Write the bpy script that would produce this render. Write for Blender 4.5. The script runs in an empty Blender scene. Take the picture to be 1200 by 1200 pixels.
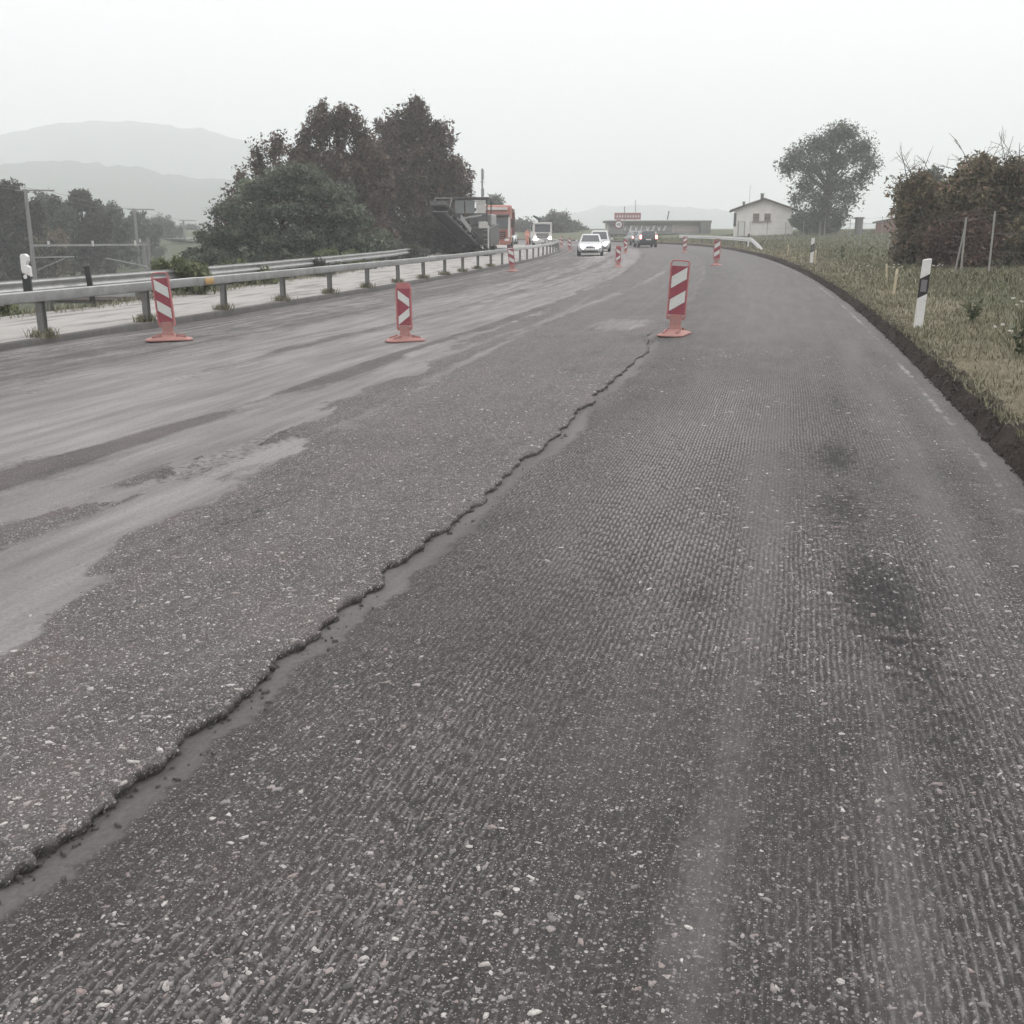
import bpy, bmesh, math, random
import numpy as np
from mathutils import Vector, Matrix

# ------------------------------------------------------------------ scene, camera, sky, sun
random.seed(5)
rng = np.random.default_rng(11)
scn = bpy.context.scene
COL = scn.collection
PI = math.pi
R = math.radians

CAM_H = 1.65
cam_data = bpy.data.cameras.new('camera')
cam = bpy.data.objects.new('camera', cam_data)
COL.objects.link(cam)
cam.location = (0, 0, CAM_H)
cam.rotation_euler = (R(90 - 14.8), 0, 0)
cam_data.sensor_width = 36
cam_data.lens = 36 * 1258 / 1200
cam_data.clip_start = 0.05
cam_data.clip_end = 9000
scn.camera = cam

scn.view_settings.view_transform = 'Standard'
scn.view_settings.look = 'None'
scn.view_settings.gamma = 1
scn.view_settings.use_curve_mapping = False
scn.view_settings.exposure = 0.22

SUN_EL, SUN_AZ = 40, 30          # hidden behind the cloud, ahead and a little to the right
world = bpy.data.worlds.new('World')
scn.world = world
world.use_nodes = True
wn = world.node_tree
wn.nodes.clear()
w_out = wn.nodes.new('ShaderNodeOutputWorld')
w_bg = wn.nodes.new('ShaderNodeBackground')
w_bg.inputs['Strength'].default_value = 0.1
w_sky = wn.nodes.new('ShaderNodeTexSky')
w_sky.sky_type = 'NISHITA'
w_sky.sun_disc = False
w_sky.sun_elevation = R(SUN_EL)
w_sky.sun_rotation = R(SUN_AZ)
w_sky.dust_density = 4
w_hs = wn.nodes.new('ShaderNodeHueSaturation')
w_hs.inputs['Saturation'].default_value = 0.25
wn.links.new(w_sky.outputs['Color'], w_hs.inputs['Color'])
# the closed cloud cover: an even grey white, a little brighter towards the zenith as overcast skies are
w_tc = wn.nodes.new('ShaderNodeTexCoord')
w_sep = wn.nodes.new('ShaderNodeSeparateXYZ')
wn.links.new(w_tc.outputs['Generated'], w_sep.inputs['Vector'])
w_mr = wn.nodes.new('ShaderNodeMapRange')
w_mr.inputs['From Min'].default_value = 0.0
w_mr.inputs['From Max'].default_value = 1.0
wn.links.new(w_sep.outputs['Z'], w_mr.inputs['Value'])
w_ov = wn.nodes.new('ShaderNodeMix')
w_ov.data_type = 'RGBA'
w_ov.inputs[6].default_value = (9.9, 9.85, 9.9, 1)
w_ov.inputs[7].default_value = (17.9, 17.6, 17.6, 1)
wn.links.new(w_mr.outputs['Result'], w_ov.inputs[0])
w_mix = wn.nodes.new('ShaderNodeMix')
w_mix.data_type = 'RGBA'
w_mix.inputs[0].default_value = 0.93
wn.links.new(w_hs.outputs['Color'], w_mix.inputs[6])
wn.links.new(w_ov.outputs[2], w_mix.inputs[7])
wn.links.new(w_mix.outputs[2], w_bg.inputs['Color'])
wn.links.new(w_bg.outputs['Background'], w_out.inputs['Surface'])

sun_d = bpy.data.lights.new('sun', 'SUN')
sun_d.energy = 1.25
sun_d.angle = R(14)
sun_d.color = (1.0, 0.97, 0.93)
sun = bpy.data.objects.new('sun', sun_d)
COL.objects.link(sun)
sun.rotation_euler = (R(90 - SUN_EL), 0, R(180 - SUN_AZ))
sun.location = (0, 0, 60)

cy = scn.cycles
cy.use_denoising = True
cy.max_bounces = 6
cy.diffuse_bounces = 3
cy.glossy_bounces = 3
cy.transmission_bounces = 4
cy.transparent_max_bounces = 6
cy.volume_bounces = 3
cy.adaptive_threshold = 0.015
cy.caustics_reflective = False
cy.caustics_refractive = False
cy.sample_clamp_indirect = 6

# ------------------------------------------------------------------ noise
NT = np.random.default_rng(3).random((512, 512))
def vn(x, y):
    x = np.asarray(x, float); y = np.asarray(y, float)
    xi = np.floor(x); yi = np.floor(y)
    fx = x - xi; fy = y - yi
    fx = fx * fx * (3 - 2 * fx); fy = fy * fy * (3 - 2 * fy)
    xi = xi.astype(np.int64) & 511; yi = yi.astype(np.int64) & 511
    x1 = (xi + 1) & 511; y1 = (yi + 1) & 511
    return (NT[xi, yi] * (1 - fx) + NT[x1, yi] * fx) * (1 - fy) + (NT[xi, y1] * (1 - fx) + NT[x1, y1] * fx) * fy
def fbm(x, y, o=4, g=.5):
    a, t, n = 1., 0., 0.
    x = np.asarray(x, float); y = np.asarray(y, float)
    for k in range(o):
        t = t + a * vn(x + 17.3 * k, y + 9.1 * k); n += a
        x = x * 2.03; y = y * 2.03; a *= g
    return t / n
def sst(a, b, x):
    t = np.clip((np.asarray(x, float) - a) / (b - a), 0, 1)
    return t * t * (3 - 2 * t)

# ------------------------------------------------------------------ the road's line: its right edge, bending left
DS = 0.1
SS = np.arange(-40, 300, DS)
I0 = 400
FX = np.zeros(len(SS)); FY = np.zeros(len(SS)); FH = np.zeros(len(SS))
PH0 = math.atan(.27)
FH[I0] = PH0; FX[I0] = 1.54
for i in range(I0 + 1, len(SS)):
    FH[i] = FH[i-1] + (-.00195 if SS[i] < 92 else -.0075) * DS
    FX[i] = FX[i-1] + math.sin(FH[i]) * DS
    FY[i] = FY[i-1] + math.cos(FH[i]) * DS
for i in range(I0 - 1, -1, -1):
    FH[i] = PH0
    FX[i] = FX[i+1] - math.sin(PH0) * DS
    FY[i] = FY[i+1] - math.cos(PH0) * DS
ROAD_W = 13.55
def w_at(u, s):
    """road coordinates (u metres left of the right edge, s metres along) to world x, y"""
    u = np.asarray(u, float); s = np.asarray(s, float)
    x = np.interp(s, SS, FX); y = np.interp(s, SS, FY); h = np.interp(s, SS, FH)
    return x - np.cos(h) * u, y + np.sin(h) * u
def head(s): return float(np.interp(s, SS, FH))
def road_z(u): return -.019 * np.clip(u, 0, ROAD_W)
def inv(x, y):
    """world to road coordinates, for arrays"""
    x = np.ravel(x); y = np.ravel(y)
    sub = slice(0, None, 20)
    ax, ay, ah, asv = FX[sub], FY[sub], FH[sub], SS[sub]
    U = np.empty(len(x)); S = np.empty(len(x))
    for k in range(0, len(x), 4000):
        d = (x[k:k+4000, None] - ax) ** 2 + (y[k:k+4000, None] - ay) ** 2
        i = d.argmin(1)
        dx = x[k:k+4000] - ax[i]; dy = y[k:k+4000] - ay[i]
        U[k:k+4000] = -np.cos(ah[i]) * dx + np.sin(ah[i]) * dy
        S[k:k+4000] = asv[i] + np.sin(ah[i]) * dx + np.cos(ah[i]) * dy
    return U, S
def pave_back(s): return np.interp(s, [-40, 15, 30, 55, 66, 110, 130], [17.0, 17.0, 17.6, 19.4, 27, 27, 21])
def right_z(v, s):
    """level of the verge and field, v metres right of the road edge"""
    return .20 + 1.15 * sst(1, 42, v) + .05 * (fbm(v * .5, s * .4, 3) - .5) * sst(.3, 2, v)
PAVE_Z = -.257 + .13

# ------------------------------------------------------------------ tagging and mesh helpers
def tag(o, label=None, cat=None, group=None, kind=None):
    if label: o['label'] = label
    if cat: o['category'] = cat
    if group: o['group'] = group
    if kind: o['kind'] = kind
    return o
def empty(name, loc, rz=0, label=None, cat=None, group=None):
    o = bpy.data.objects.new(name, None)
    o.empty_display_size = .2
    COL.objects.link(o)
    o.location = loc
    o.rotation_euler = (0, 0, rz)
    return tag(o, label, cat, group)
def np_mesh(name, V, F, mats, parent=None, smooth=False, attrs=None, uv=None, mi=None):
    V = np.ascontiguousarray(V, np.float32); F = np.ascontiguousarray(F, np.int32)
    me = bpy.data.meshes.new(name)
    n, k = F.shape
    me.vertices.add(len(V)); me.vertices.foreach_set('co', V.ravel())
    me.loops.add(n * k); me.loops.foreach_set('vertex_index', F.ravel())
    me.polygons.add(n)
    me.polygons.foreach_set('loop_start', np.arange(0, n * k, k, dtype=np.int32))
    me.polygons.foreach_set('loop_total', np.full(n, k, np.int32))
    if smooth: me.polygons.foreach_set('use_smooth', np.ones(n, bool))
    if mi is not None: me.polygons.foreach_set('material_index', np.asarray(mi, np.int32))
    if uv is not None:
        l = me.uv_layers.new(name='us')
        l.data.foreach_set('uv', np.ascontiguousarray(uv[F.ravel()], np.float32).ravel())
    for a, d in (attrs or {}).items():
        at = me.attributes.new(a, 'FLOAT', 'POINT')
        at.data.foreach_set('value', np.ascontiguousarray(d, np.float32).ravel())
    me.update(calc_edges=True)
    me.validate()
    for m in (mats if isinstance(mats, (list, tuple)) else [mats]): me.materials.append(m)
    o = bpy.data.objects.new(name, me)
    COL.objects.link(o)
    if parent: o.parent = parent
    return o
def grid_faces(nr, nc):
    i = np.arange((nr - 1) * (nc - 1)); r = i // (nc - 1); c = i % (nc - 1)
    a = r * nc + c
    return np.stack([a, a + 1, a + nc + 1, a + nc], 1)
class MB:
    def __init__(s): s.v = []; s.f = []; s.m = []
    def add(s, vs, fs, mi=0):
        b = len(s.v)
        s.v += [tuple(p) for p in vs]
        s.f += [tuple(b + i for i in f) for f in fs]
        s.m += [mi] * len(fs)
        return s
    def box(s, c, d, rz=0, mi=0, rx=0, ry=0):
        M_ = Matrix.Translation(c) @ Matrix.Rotation(rz, 4, 'Z') @ Matrix.Rotation(ry, 4, 'Y') @ Matrix.Rotation(rx, 4, 'X')
        vs = [M_ @ Vector((x * d[0] / 2, y * d[1] / 2, z * d[2] / 2)) for x in (-1, 1) for y in (-1, 1) for z in (-1, 1)]
        return s.add(vs, [(0, 1, 3, 2), (4, 6, 7, 5), (0, 4, 5, 1), (2, 3, 7, 6), (0, 2, 6, 4), (1, 5, 7, 3)], mi)
    def prism(s, poly, a, b, axis='y', mi=0):
        """a polygon in the two other axes, drawn out along one axis from a to b"""
        n = len(poly)
        def P(p, q): return {'y': (p[0], q, p[1]), 'x': (q, p[0], p[1]), 'z': (p[0], p[1], q)}[axis]
        vs = [P(p, a) for p in poly] + [P(p, b) for p in poly]
        fs = [tuple(range(n))[::-1], tuple(range(n, 2 * n))] + [(i, (i + 1) % n, (i + 1) % n + n, i + n) for i in range(n)]
        return s.add(vs, fs, mi)
    def loft(s, rings, mi=0, caps=True, closed=True):
        n = len(rings[0]); vs = [p for r in rings for p in r]; fs = []
        for k in range(len(rings) - 1):
            for i in range(n if closed else n - 1):
                j = (i + 1) % n
                fs.append((k * n + i, k * n + j, (k + 1) * n + j, (k + 1) * n + i))
        if caps and closed:
            fs.append(tuple(range(n))[::-1]); fs.append(tuple(range((len(rings) - 1) * n, len(rings) * n)))
        return s.add(vs, fs, mi)
    def tube(s, pts, r, n=6, mi=0):
        rs = r if isinstance(r, (list, tuple)) else [r] * len(pts)
        rings = []
        for k, p in enumerate(pts):
            p = Vector(p)
            d = (Vector(pts[min(k + 1, len(pts) - 1)]) - Vector(pts[max(k - 1, 0)])).normalized()
            a = d.orthogonal().normalized() if abs(d.z) > .9 else d.cross(Vector((0, 0, 1))).normalized()
            b = d.cross(a)
            rings.append([p + (a * math.cos(t) + b * math.sin(t)) * rs[k] for t in [2 * PI * i / n for i in range(n)]])
        return s.loft(rings, mi)
    def disc(s, c, r, h, axis='y', n=20, mi=0):
        return s.prism([(c[{'y': 0, 'x': 1, 'z': 0}[axis]] + r * math.cos(2 * PI * i / n), c[{'y': 2, 'x': 2, 'z': 1}[axis]] + r * math.sin(2 * PI * i / n)) for i in range(n)],
                       c[{'y': 1, 'x': 0, 'z': 2}[axis]] - h / 2, c[{'y': 1, 'x': 0, 'z': 2}[axis]] + h / 2, axis, mi)
    def build(s, name, mats, parent=None, smooth=False, bevel=0, seg=2):
        me = bpy.data.meshes.new(name)
        me.from_pydata(s.v, [], s.f)
        mats = mats if isinstance(mats, (list, tuple)) else [mats]
        for m in mats: me.materials.append(m)
        me.polygons.foreach_set('material_index', s.m)
        bm = bmesh.new(); bm.from_mesh(me)
        bmesh.ops.recalc_face_normals(bm, faces=bm.faces)
        bm.to_mesh(me); bm.free()
        if smooth: me.polygons.foreach_set('use_smooth', [True] * len(s.f))
        me.update()
        o = bpy.data.objects.new(name, me)
        COL.objects.link(o)
        if parent: o.parent = parent
        if bevel:
            b = o.modifiers.new('bevel', 'BEVEL'); b.width = bevel; b.segments = seg; b.limit_method = 'ANGLE'; b.angle_limit = R(35)
        return o
def copy_tree(o, parent=None):
    c = o.copy(); COL.objects.link(c); c.parent = parent
    for ch in list(o.children): copy_tree(ch, c)
    return c

# ------------------------------------------------------------------ materials
def nodes(name):
    m = bpy.data.materials.new(name); m.use_nodes = True
    nt = m.node_tree; b = nt.nodes['Principled BSDF']
    return m, nt, b
def nd(nt, t, **kw):
    n = nt.nodes.new(t)
    for k, v in kw.items():
        if k in n.inputs: n.inputs[k].default_value = v
        else: setattr(n, k, v)
    return n
def mixc(nt, f, a, b, blend='MIX'):
    n = nt.nodes.new('ShaderNodeMix'); n.data_type = 'RGBA'; n.blend_type = blend
    for k, v in ((0, f), (6, a), (7, b)):
        if hasattr(v, 'is_output'): nt.links.new(v, n.inputs[k])
        elif k == 0: n.inputs[0].default_value = v
        else: n.inputs[k].default_value = (*v[:3], 1)
    return n.outputs[2]
def mth(nt, op, a, b=0., c=None, clamp=False):
    n = nt.nodes.new('ShaderNodeMath'); n.operation = op; n.use_clamp = clamp
    for k, v in enumerate((a, b) if c is None else (a, b, c)):
        if hasattr(v, 'is_output'): nt.links.new(v, n.inputs[k])
        else: n.inputs[k].default_value = v
    return n.outputs[0]
def ramp(nt, fac, stops, interp='LINEAR'):
    n = nt.nodes.new('ShaderNodeValToRGB'); n.color_ramp.interpolation = interp
    cr = n.color_ramp
    while len(cr.elements) < len(stops): cr.elements.new(.5)
    for e, (p, c) in zip(cr.elements, stops):
        e.position = p; e.color = (*c[:3], 1) if isinstance(c, tuple) else (c, c, c, 1)
    nt.links.new(fac, n.inputs['Fac'])
    return n.outputs['Color']
def uvmap(nt, sx, sy, off=0.):
    a = nd(nt, 'ShaderNodeUVMap', uv_map='us')
    m = nd(nt, 'ShaderNodeMapping'); m.inputs['Scale'].default_value = (sx, sy, 1); m.inputs['Location'].default_value = (off, off * .7, 0)
    nt.links.new(a.outputs['UV'], m.inputs['Vector'])
    return m.outputs['Vector']
def objco(nt): return nd(nt, 'ShaderNodeTexCoord').outputs['Object']
def noise(nt, vec, scale, detail=4, rough=.55):
    n = nd(nt, 'ShaderNodeTexNoise', Scale=scale, Detail=detail, Roughness=rough)
    nt.links.new(vec, n.inputs['Vector'])
    return n.outputs['Fac']
def bump(nt, b, h, strength=.4, dist=.01):
    n = nd(nt, 'ShaderNodeBump', Strength=strength, Distance=dist)
    nt.links.new(h, n.inputs['Height']); nt.links.new(n.outputs['Normal'], b.inputs['Normal'])
def mat(name, c, rough=.6, var=.18, scale=4., metal=0., spec=.5, bmp=0., bscale=30., dirt=None, dirt_amt=.4, coat=0.):
    m, nt, b = nodes(name)
    co = objco(nt)
    n1 = noise(nt, co, scale, 5)
    col = mixc(nt, n1, tuple(x * (1 - var) for x in c), tuple(min(1, x * (1 + var)) for x in c))
    if dirt:
        n2 = noise(nt, co, scale * 2.7, 6, .65)
        f = mth(nt, 'MULTIPLY', ramp(nt, n2, [(.42, 0.), (.72, 1.)]), dirt_amt)
        col = mixc(nt, f, col, dirt)
    nt.links.new(col, b.inputs['Base Color'])
    b.inputs['Roughness'].default_value = rough
    b.inputs['Metallic'].default_value = metal
    b.inputs['Specular IOR Level'].default_value = spec
    b.inputs['Coat Weight'].default_value = coat
    if bmp: bump(nt, b, noise(nt, co, bscale, 4), bmp, .01)
    return m
def emit(name, c, strength):
    m, nt, b = nodes(name)
    b.inputs['Base Color'].default_value = (.8, .8, .8, 1)
    b.inputs['Emission Color'].default_value = (*c, 1)
    b.inputs['Emission Strength'].default_value = strength
    return m
def leaf_mat(name, stops, trans=.25):
    m, nt, b = nodes(name)
    g = nd(nt, 'ShaderNodeNewGeometry')
    col = ramp(nt, g.outputs['Random Per Island'], stops)
    n1 = noise(nt, objco(nt), .8, 4)
    col = mixc(nt, 1., col, ramp(nt, n1, [(.3, .8), (.5, 1.4), (.7, 2.3)]), 'MULTIPLY')
    nt.links.new(col, b.inputs['Base Color'])
    b.inputs['Roughness'].default_value = .7
    b.inputs['Specular IOR Level'].default_value = .25
    t = nd(nt, 'ShaderNodeBsdfTranslucent'); nt.links.new(col, t.inputs['Color'])
    mx = nd(nt, 'ShaderNodeMixShader', Fac=trans)
    nt.links.new(b.outputs[0], mx.inputs[1]); nt.links.new(t.outputs[0], mx.inputs[2])
    nt.links.new(mx.outputs[0], nt.nodes['Material Output'].inputs['Surface'])
    return m

def road_mat(name, dark, mid, dustc, stone_amt, upper):
    m, nt, b = nodes(name)
    A = lambda k: nd(nt, 'ShaderNodeAttribute', attribute_name=k).outputs['Fac']
    dust, darkm, agg, ridge, paint = A('dust'), A('dark'), A('agg'), A('ridge'), A('paint')
    n1 = noise(nt, uvmap(nt, 1, .45), 1.1, 6, .6)
    st = noise(nt, uvmap(nt, 1, .035, 3), 7., 4, .6)
    f = mth(nt, 'ADD', mth(nt, 'MULTIPLY', n1, .65), mth(nt, 'MULTIPLY', st, .45))
    col = mixc(nt, ramp(nt, f, [(.38, 0.), (.72, 1.)]), dark, mid)
    col = mixc(nt, mth(nt, 'MULTIPLY', ramp(nt, noise(nt, uvmap(nt, 1, .7, 21), 1.7, 5, .6), [(.45, 0.), (.68, 1.)]), .55), col, tuple(a * b2 for a, b2 in zip(mid, (1.25, 1.08, 1.06))))
    # grain: fine binder speckle
    g2 = noise(nt, uvmap(nt, 1, 1, 1), 160., 3, .7)
    col = mixc(nt, 1., col, ramp(nt, g2, [(.28, .45), (.7, 1.5)]), 'MULTIPLY')
    # cut faces of the aggregate, two sizes
    for sc, lo, seed in ((75., .70, 5.), (170., .62, 9.)):
        v = nd(nt, 'ShaderNodeTexVoronoi', Scale=sc, Randomness=1.)
        nt.links.new(uvmap(nt, 1, 1, seed), v.inputs['Vector'])
        sep = nd(nt, 'ShaderNodeSeparateColor'); nt.links.new(v.outputs['Color'], sep.inputs['Color'])
        inside = ramp(nt, v.outputs['Distance'], [(.30, 1.), (.48, 0.)])
        pick = ramp(nt, sep.outputs[0], [(lo, 0.), (lo + .06, 1.)])
        tone = ramp(nt, sep.outputs[1], [(0., (.10, .094, .094)), (.45, (.20, .187, .185)), (.8, (.35, .328, .322)), (1., (.52, .49, .48))])
        k = mth(nt, 'MULTIPLY', mth(nt, 'MULTIPLY', inside, pick), mth(nt, 'MULTIPLY', agg, stone_amt))
        col = mixc(nt, k, col, tone)
    col = mixc(nt, mth(nt, 'MULTIPLY', mth(nt, 'MULTIPLY', ridge, ramp(nt, g2, [(.3, .35), (.6, 1.)])), .85), col, (.245, .231, .229))  # groove ridges coloured paler, painting in the light their tops catch
    if not upper:     # thin broken lines scratched by the drum's teeth
        uvn = nd(nt, 'ShaderNodeUVMap', uv_map='us'); sx = nd(nt, 'ShaderNodeSeparateXYZ'); nt.links.new(uvn.outputs['UV'], sx.inputs[0])
        warp = mth(nt, 'MULTIPLY', noise(nt, uvmap(nt, 1, .35, 41), 7., 3, .6), 2.2)
        fr = mth(nt, 'FRACT', mth(nt, 'ADD', mth(nt, 'ADD', mth(nt, 'DIVIDE', sx.outputs['X'], .0255), A('wob')), warp))
        line = ramp(nt, mth(nt, 'ABSOLUTE', mth(nt, 'SUBTRACT', fr, .5)), [(.07, 1.), (.19, 0.)])
        brk = ramp(nt, noise(nt, uvmap(nt, 1, .36, 31), 44., 4, .62), [(.48, 0.), (.60, 1.)])
        k = mth(nt, 'MULTIPLY', mth(nt, 'MULTIPLY', line, brk), mth(nt, 'MULTIPLY', mth(nt, 'SUBTRACT', A('tooth'), .22), .72), clamp=True)
        col = mixc(nt, k, col, (.23, .217, .214))
    # dust, with a torn outline of its own
    dn = noise(nt, uvmap(nt, 1, .3, 2), 3.2, 7, .68)
    sm = A('smear'); DUST_LO, DUST_HI = (.66, .92) if upper else (.46, .86)
    df = mth(nt, 'ADD', dust, mth(nt, 'MULTIPLY', mth(nt, 'SUBTRACT', dn, .5), 1.1))
    dn2 = noise(nt, uvmap(nt, 1, .55, 12), 17., 6, .7)
    df = mth(nt, 'ADD', df, mth(nt, 'MULTIPLY', mth(nt, 'SUBTRACT', dn2, .5), .7 if upper else .3))
    if upper: df = mth(nt, 'ADD', df, mth(nt, 'MULTIPLY', mth(nt, 'SUBTRACT', noise(nt, uvmap(nt, 1, .045, 51), 3.4, 5, .66), .5), 1.5))
    dm = mth(nt, 'MULTIPLY', ramp(nt, df, [(.30, 0.), (.50, .55), (.70, 1.)] if upper else [(.34, 0.), (.72, 1.)]), mth(nt, 'MULTIPLY_ADD', sm, DUST_HI - DUST_LO, DUST_LO))
    dcol = mixc(nt, ramp(nt, noise(nt, uvmap(nt, 1, .09, 4), 4.5, 6, .62), [(.3, 0.), (.7, 1.)]), tuple(x * .66 for x in dustc), tuple(x * 1.28 for x in dustc))
    dcol = mixc(nt, 1., dcol, ramp(nt, noise(nt, uvmap(nt, 1, .6, 14), 55., 4, .7), [(.3, .78), (.7, 1.18)]), 'MULTIPLY')
    col = mixc(nt, dm, col, dcol)
    # damp oily blotches, and a darker line along the step
    bn = noise(nt, uvmap(nt, 1, .75, 6), 17., 7, .74)
    bf = ramp(nt, mth(nt, 'ADD', darkm, mth(nt, 'MULTIPLY', mth(nt, 'SUBTRACT', bn, .53), 4.2)), [(.30, 0.), (1.1, 1.)])
    col = mixc(nt, mth(nt, 'MULTIPLY', bf, .9), col, (.019, .0183, .019))
    pn = noise(nt, uvmap(nt, 1, .5, 8), 9., 6, .7)
    pf = ramp(nt, mth(nt, 'ADD', paint, mth(nt, 'MULTIPLY', mth(nt, 'SUBTRACT', pn, .5), 1.2)), [(.45, 0.), (.7, 1.)])
    col = mixc(nt, mth(nt, 'MULTIPLY', pf, .75), col, (.27, .255, .245))
    nt.links.new(col, b.inputs['Base Color'])
    b.inputs['Roughness'].default_value = .78
    b.inputs['Specular IOR Level'].default_value = .22
    h = mth(nt, 'ADD', mth(nt, 'MULTIPLY', g2, mth(nt, 'SUBTRACT', 1., mth(nt, 'MULTIPLY', dm, .8))), mth(nt, 'MULTIPLY', noise(nt, uvmap(nt, 1, 1, 7), 60., 4), .8))
    bump(nt, b, h, .55, .006)
    return m

m_mill = road_mat('milled_asphalt', (.028, .0261, .0256), (.055, .0514, .0505), (.128, .1202, .1187), .85, False)
m_upper = road_mat('rough_asphalt', (.050, .0464, .0456), (.092, .0856, .0840), (.225, .2118, .2090), .9, True)

# ------------------------------------------------------------------ the road surfaces
def fine_rows(s0, k):
    r = [s0]
    while r[-1] < 9: r.append(r[-1] + k * r[-1])
    while r[-1] < 14: r.append(r[-1] + .006 * r[-1])
    while r[-1] < 24: r.append(r[-1] + .0085 * r[-1])
    while r[-1] < 298: r.append(r[-1] + .03 * r[-1])
    r = np.array(list(np.arange(-38, s0 - .05, .35)) + r)
    return r[r < 298]
S_ROWS = fine_rows(1.0, .0046)

def edge_u(s):
    """ragged edge of the upper layer"""
    s = np.asarray(s, float)
    e = 3.45 + .10 * (fbm(s * .7, 3.1, 3) - .5) + .10 * (fbm(s * 3.1, 8.2, 3) - .5) + .085 * (fbm(s * 12, 4.4, 4, .62) - .5) + .028 * (vn(s * 45, 2.2) - .5)
    e = e - .03 * sst(.60, .72, vn(s * 2.3, 51.))
    return e + .25 * sst(15.5, 17.8, s)
def step_h(s): return .029 * (1 - sst(17.2, 18.6, s)) + .004

def mill_height(u, s):
    near = 1 - sst(11, 26, s)
    wob = .35 * fbm(s * .9, u * .4, 3)
    col = u / .0255 + wob * 3
    ci = np.floor(col)
    ph = (ci * .37) % 1 + .5 * NT[(ci.astype(np.int64)) & 511, 7]
    rid = (.5 + .5 * np.cos(2 * PI * (col - ci - .5))) ** 1.6
    dash = sst(-.8, .4, np.sin(2 * PI * (s / .12 + ph)) + .7 * (vn(u * 33, s * 12) - .5))
    strong = np.exp(-((u - 2.35) / .75) ** 2) * sst(2.5, 5, s)
    M = np.clip(.42 + .9 * sst(.35, .68, fbm(u * 1.1 + 4, s * .45, 3)) + .6 * strong, 0, 1.35)
    strip = sst(-.02, .07, edge_u(s) - .02 - .17 * fbm(s * 1.1, 2.2, 4) + .05 * (fbm(u * 9, s * 9, 3) - .5) - u)     # 0 in the dusty strip by the step
    M = M * strip * sst(.05, .35, u)
    groove = rid * (.22 + .78 * dash) * M
    h = .0068 * groove * near
    h = h + (.0058 * (fbm(u * 24, s * 18, 3) - .5) + .0056 * (vn(u * 80, s * 55) - .5)) * (.25 + .75 * strip) * near
    pit = sst(.70, .82, fbm(u * 7 + 3, s * 5, 3))
    h = h - .009 * pit * strip * near
    h = h + .016 * (fbm(u * 1.3, s * .6, 3) - .5)
    return h, groove, strip, wob * 3, M

UC = np.concatenate([np.arange(-.06, 3.72, .0055), [3.75]])
Ug, Sg = np.meshgrid(UC, S_ROWS)
hm, gm, stm, wobA, MA = mill_height(Ug, Sg)
wx, wy = w_at(Ug, Sg)
Vm = np.stack([wx, wy, road_z(Ug) + hm], -1).reshape(-1, 3)
def blob(u0, s0, ru, rs): return np.exp(-((Ug - u0) / ru) ** 2 - ((Sg - s0) / rs) ** 2)
darkA = 1.2 * blob(1.05, 4.75, .24, .8) + 1.1 * blob(1.15, 6.35, .22, .55) + 1.1 * blob(1.14, 7.9, .22, .75) + .55 * blob(.55, 8.9, .25, .4) + .7 * blob(1.87, 4.45, .12, .22) + .5 * blob(.98, 3.7, .16, .5) + .5 * blob(1.0, 10.5, .16, 1.2) \
    + .45 * blob(2.6, 11.5, .35, 1.6) + .45 * blob(.9, 3.0, .12, .6) + .35 * blob(1.05, 11, .15, 2.5) + .3 * (fbm(Ug * 2.5, Sg * .9, 3) - .55) + .42 * blob(.62, 2.2, .2, .9)
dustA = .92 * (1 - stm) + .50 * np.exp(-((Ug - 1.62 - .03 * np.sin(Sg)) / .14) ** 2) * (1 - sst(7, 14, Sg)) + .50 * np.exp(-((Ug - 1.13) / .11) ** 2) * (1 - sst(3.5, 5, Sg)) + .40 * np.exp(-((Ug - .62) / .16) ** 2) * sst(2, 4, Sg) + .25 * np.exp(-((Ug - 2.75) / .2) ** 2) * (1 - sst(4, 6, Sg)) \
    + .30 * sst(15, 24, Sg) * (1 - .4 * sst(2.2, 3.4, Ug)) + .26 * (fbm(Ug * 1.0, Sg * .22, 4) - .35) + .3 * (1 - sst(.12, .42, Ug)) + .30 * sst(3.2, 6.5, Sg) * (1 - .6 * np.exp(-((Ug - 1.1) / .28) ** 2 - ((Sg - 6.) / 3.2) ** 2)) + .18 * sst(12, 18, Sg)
paintA = np.exp(-((Ug - .10 - .03 * fbm(Sg * 1.5, 1., 3)) / .055) ** 2) * (.44 + .22 * sst(.35, .65, fbm(Sg * .9, 7., 3)))
aggA = np.clip((.75 + .5 * (fbm(Ug * .9, Sg * .5, 3) - .4)) * (.25 + .75 * stm), 0, 1.2)
ridA = np.clip(gm * 1.25 - .28, 0, 1) * (.5 + 1.25 * np.exp(-((Ug - 2.25) / .6) ** 2) * sst(3.8, 6, Sg) * (1 - sst(11, 15, Sg)))  # mid-lane ridges raised further: a glint painted into the colour
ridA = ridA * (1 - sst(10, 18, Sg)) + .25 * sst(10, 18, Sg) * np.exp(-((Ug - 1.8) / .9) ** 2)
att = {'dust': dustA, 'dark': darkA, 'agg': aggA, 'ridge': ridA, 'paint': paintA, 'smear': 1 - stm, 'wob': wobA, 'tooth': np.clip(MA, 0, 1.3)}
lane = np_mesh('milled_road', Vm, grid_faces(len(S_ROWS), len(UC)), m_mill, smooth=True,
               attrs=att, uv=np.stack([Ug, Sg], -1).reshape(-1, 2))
tag(lane, kind='structure')
del Vm, wx, wy, hm, gm

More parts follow.
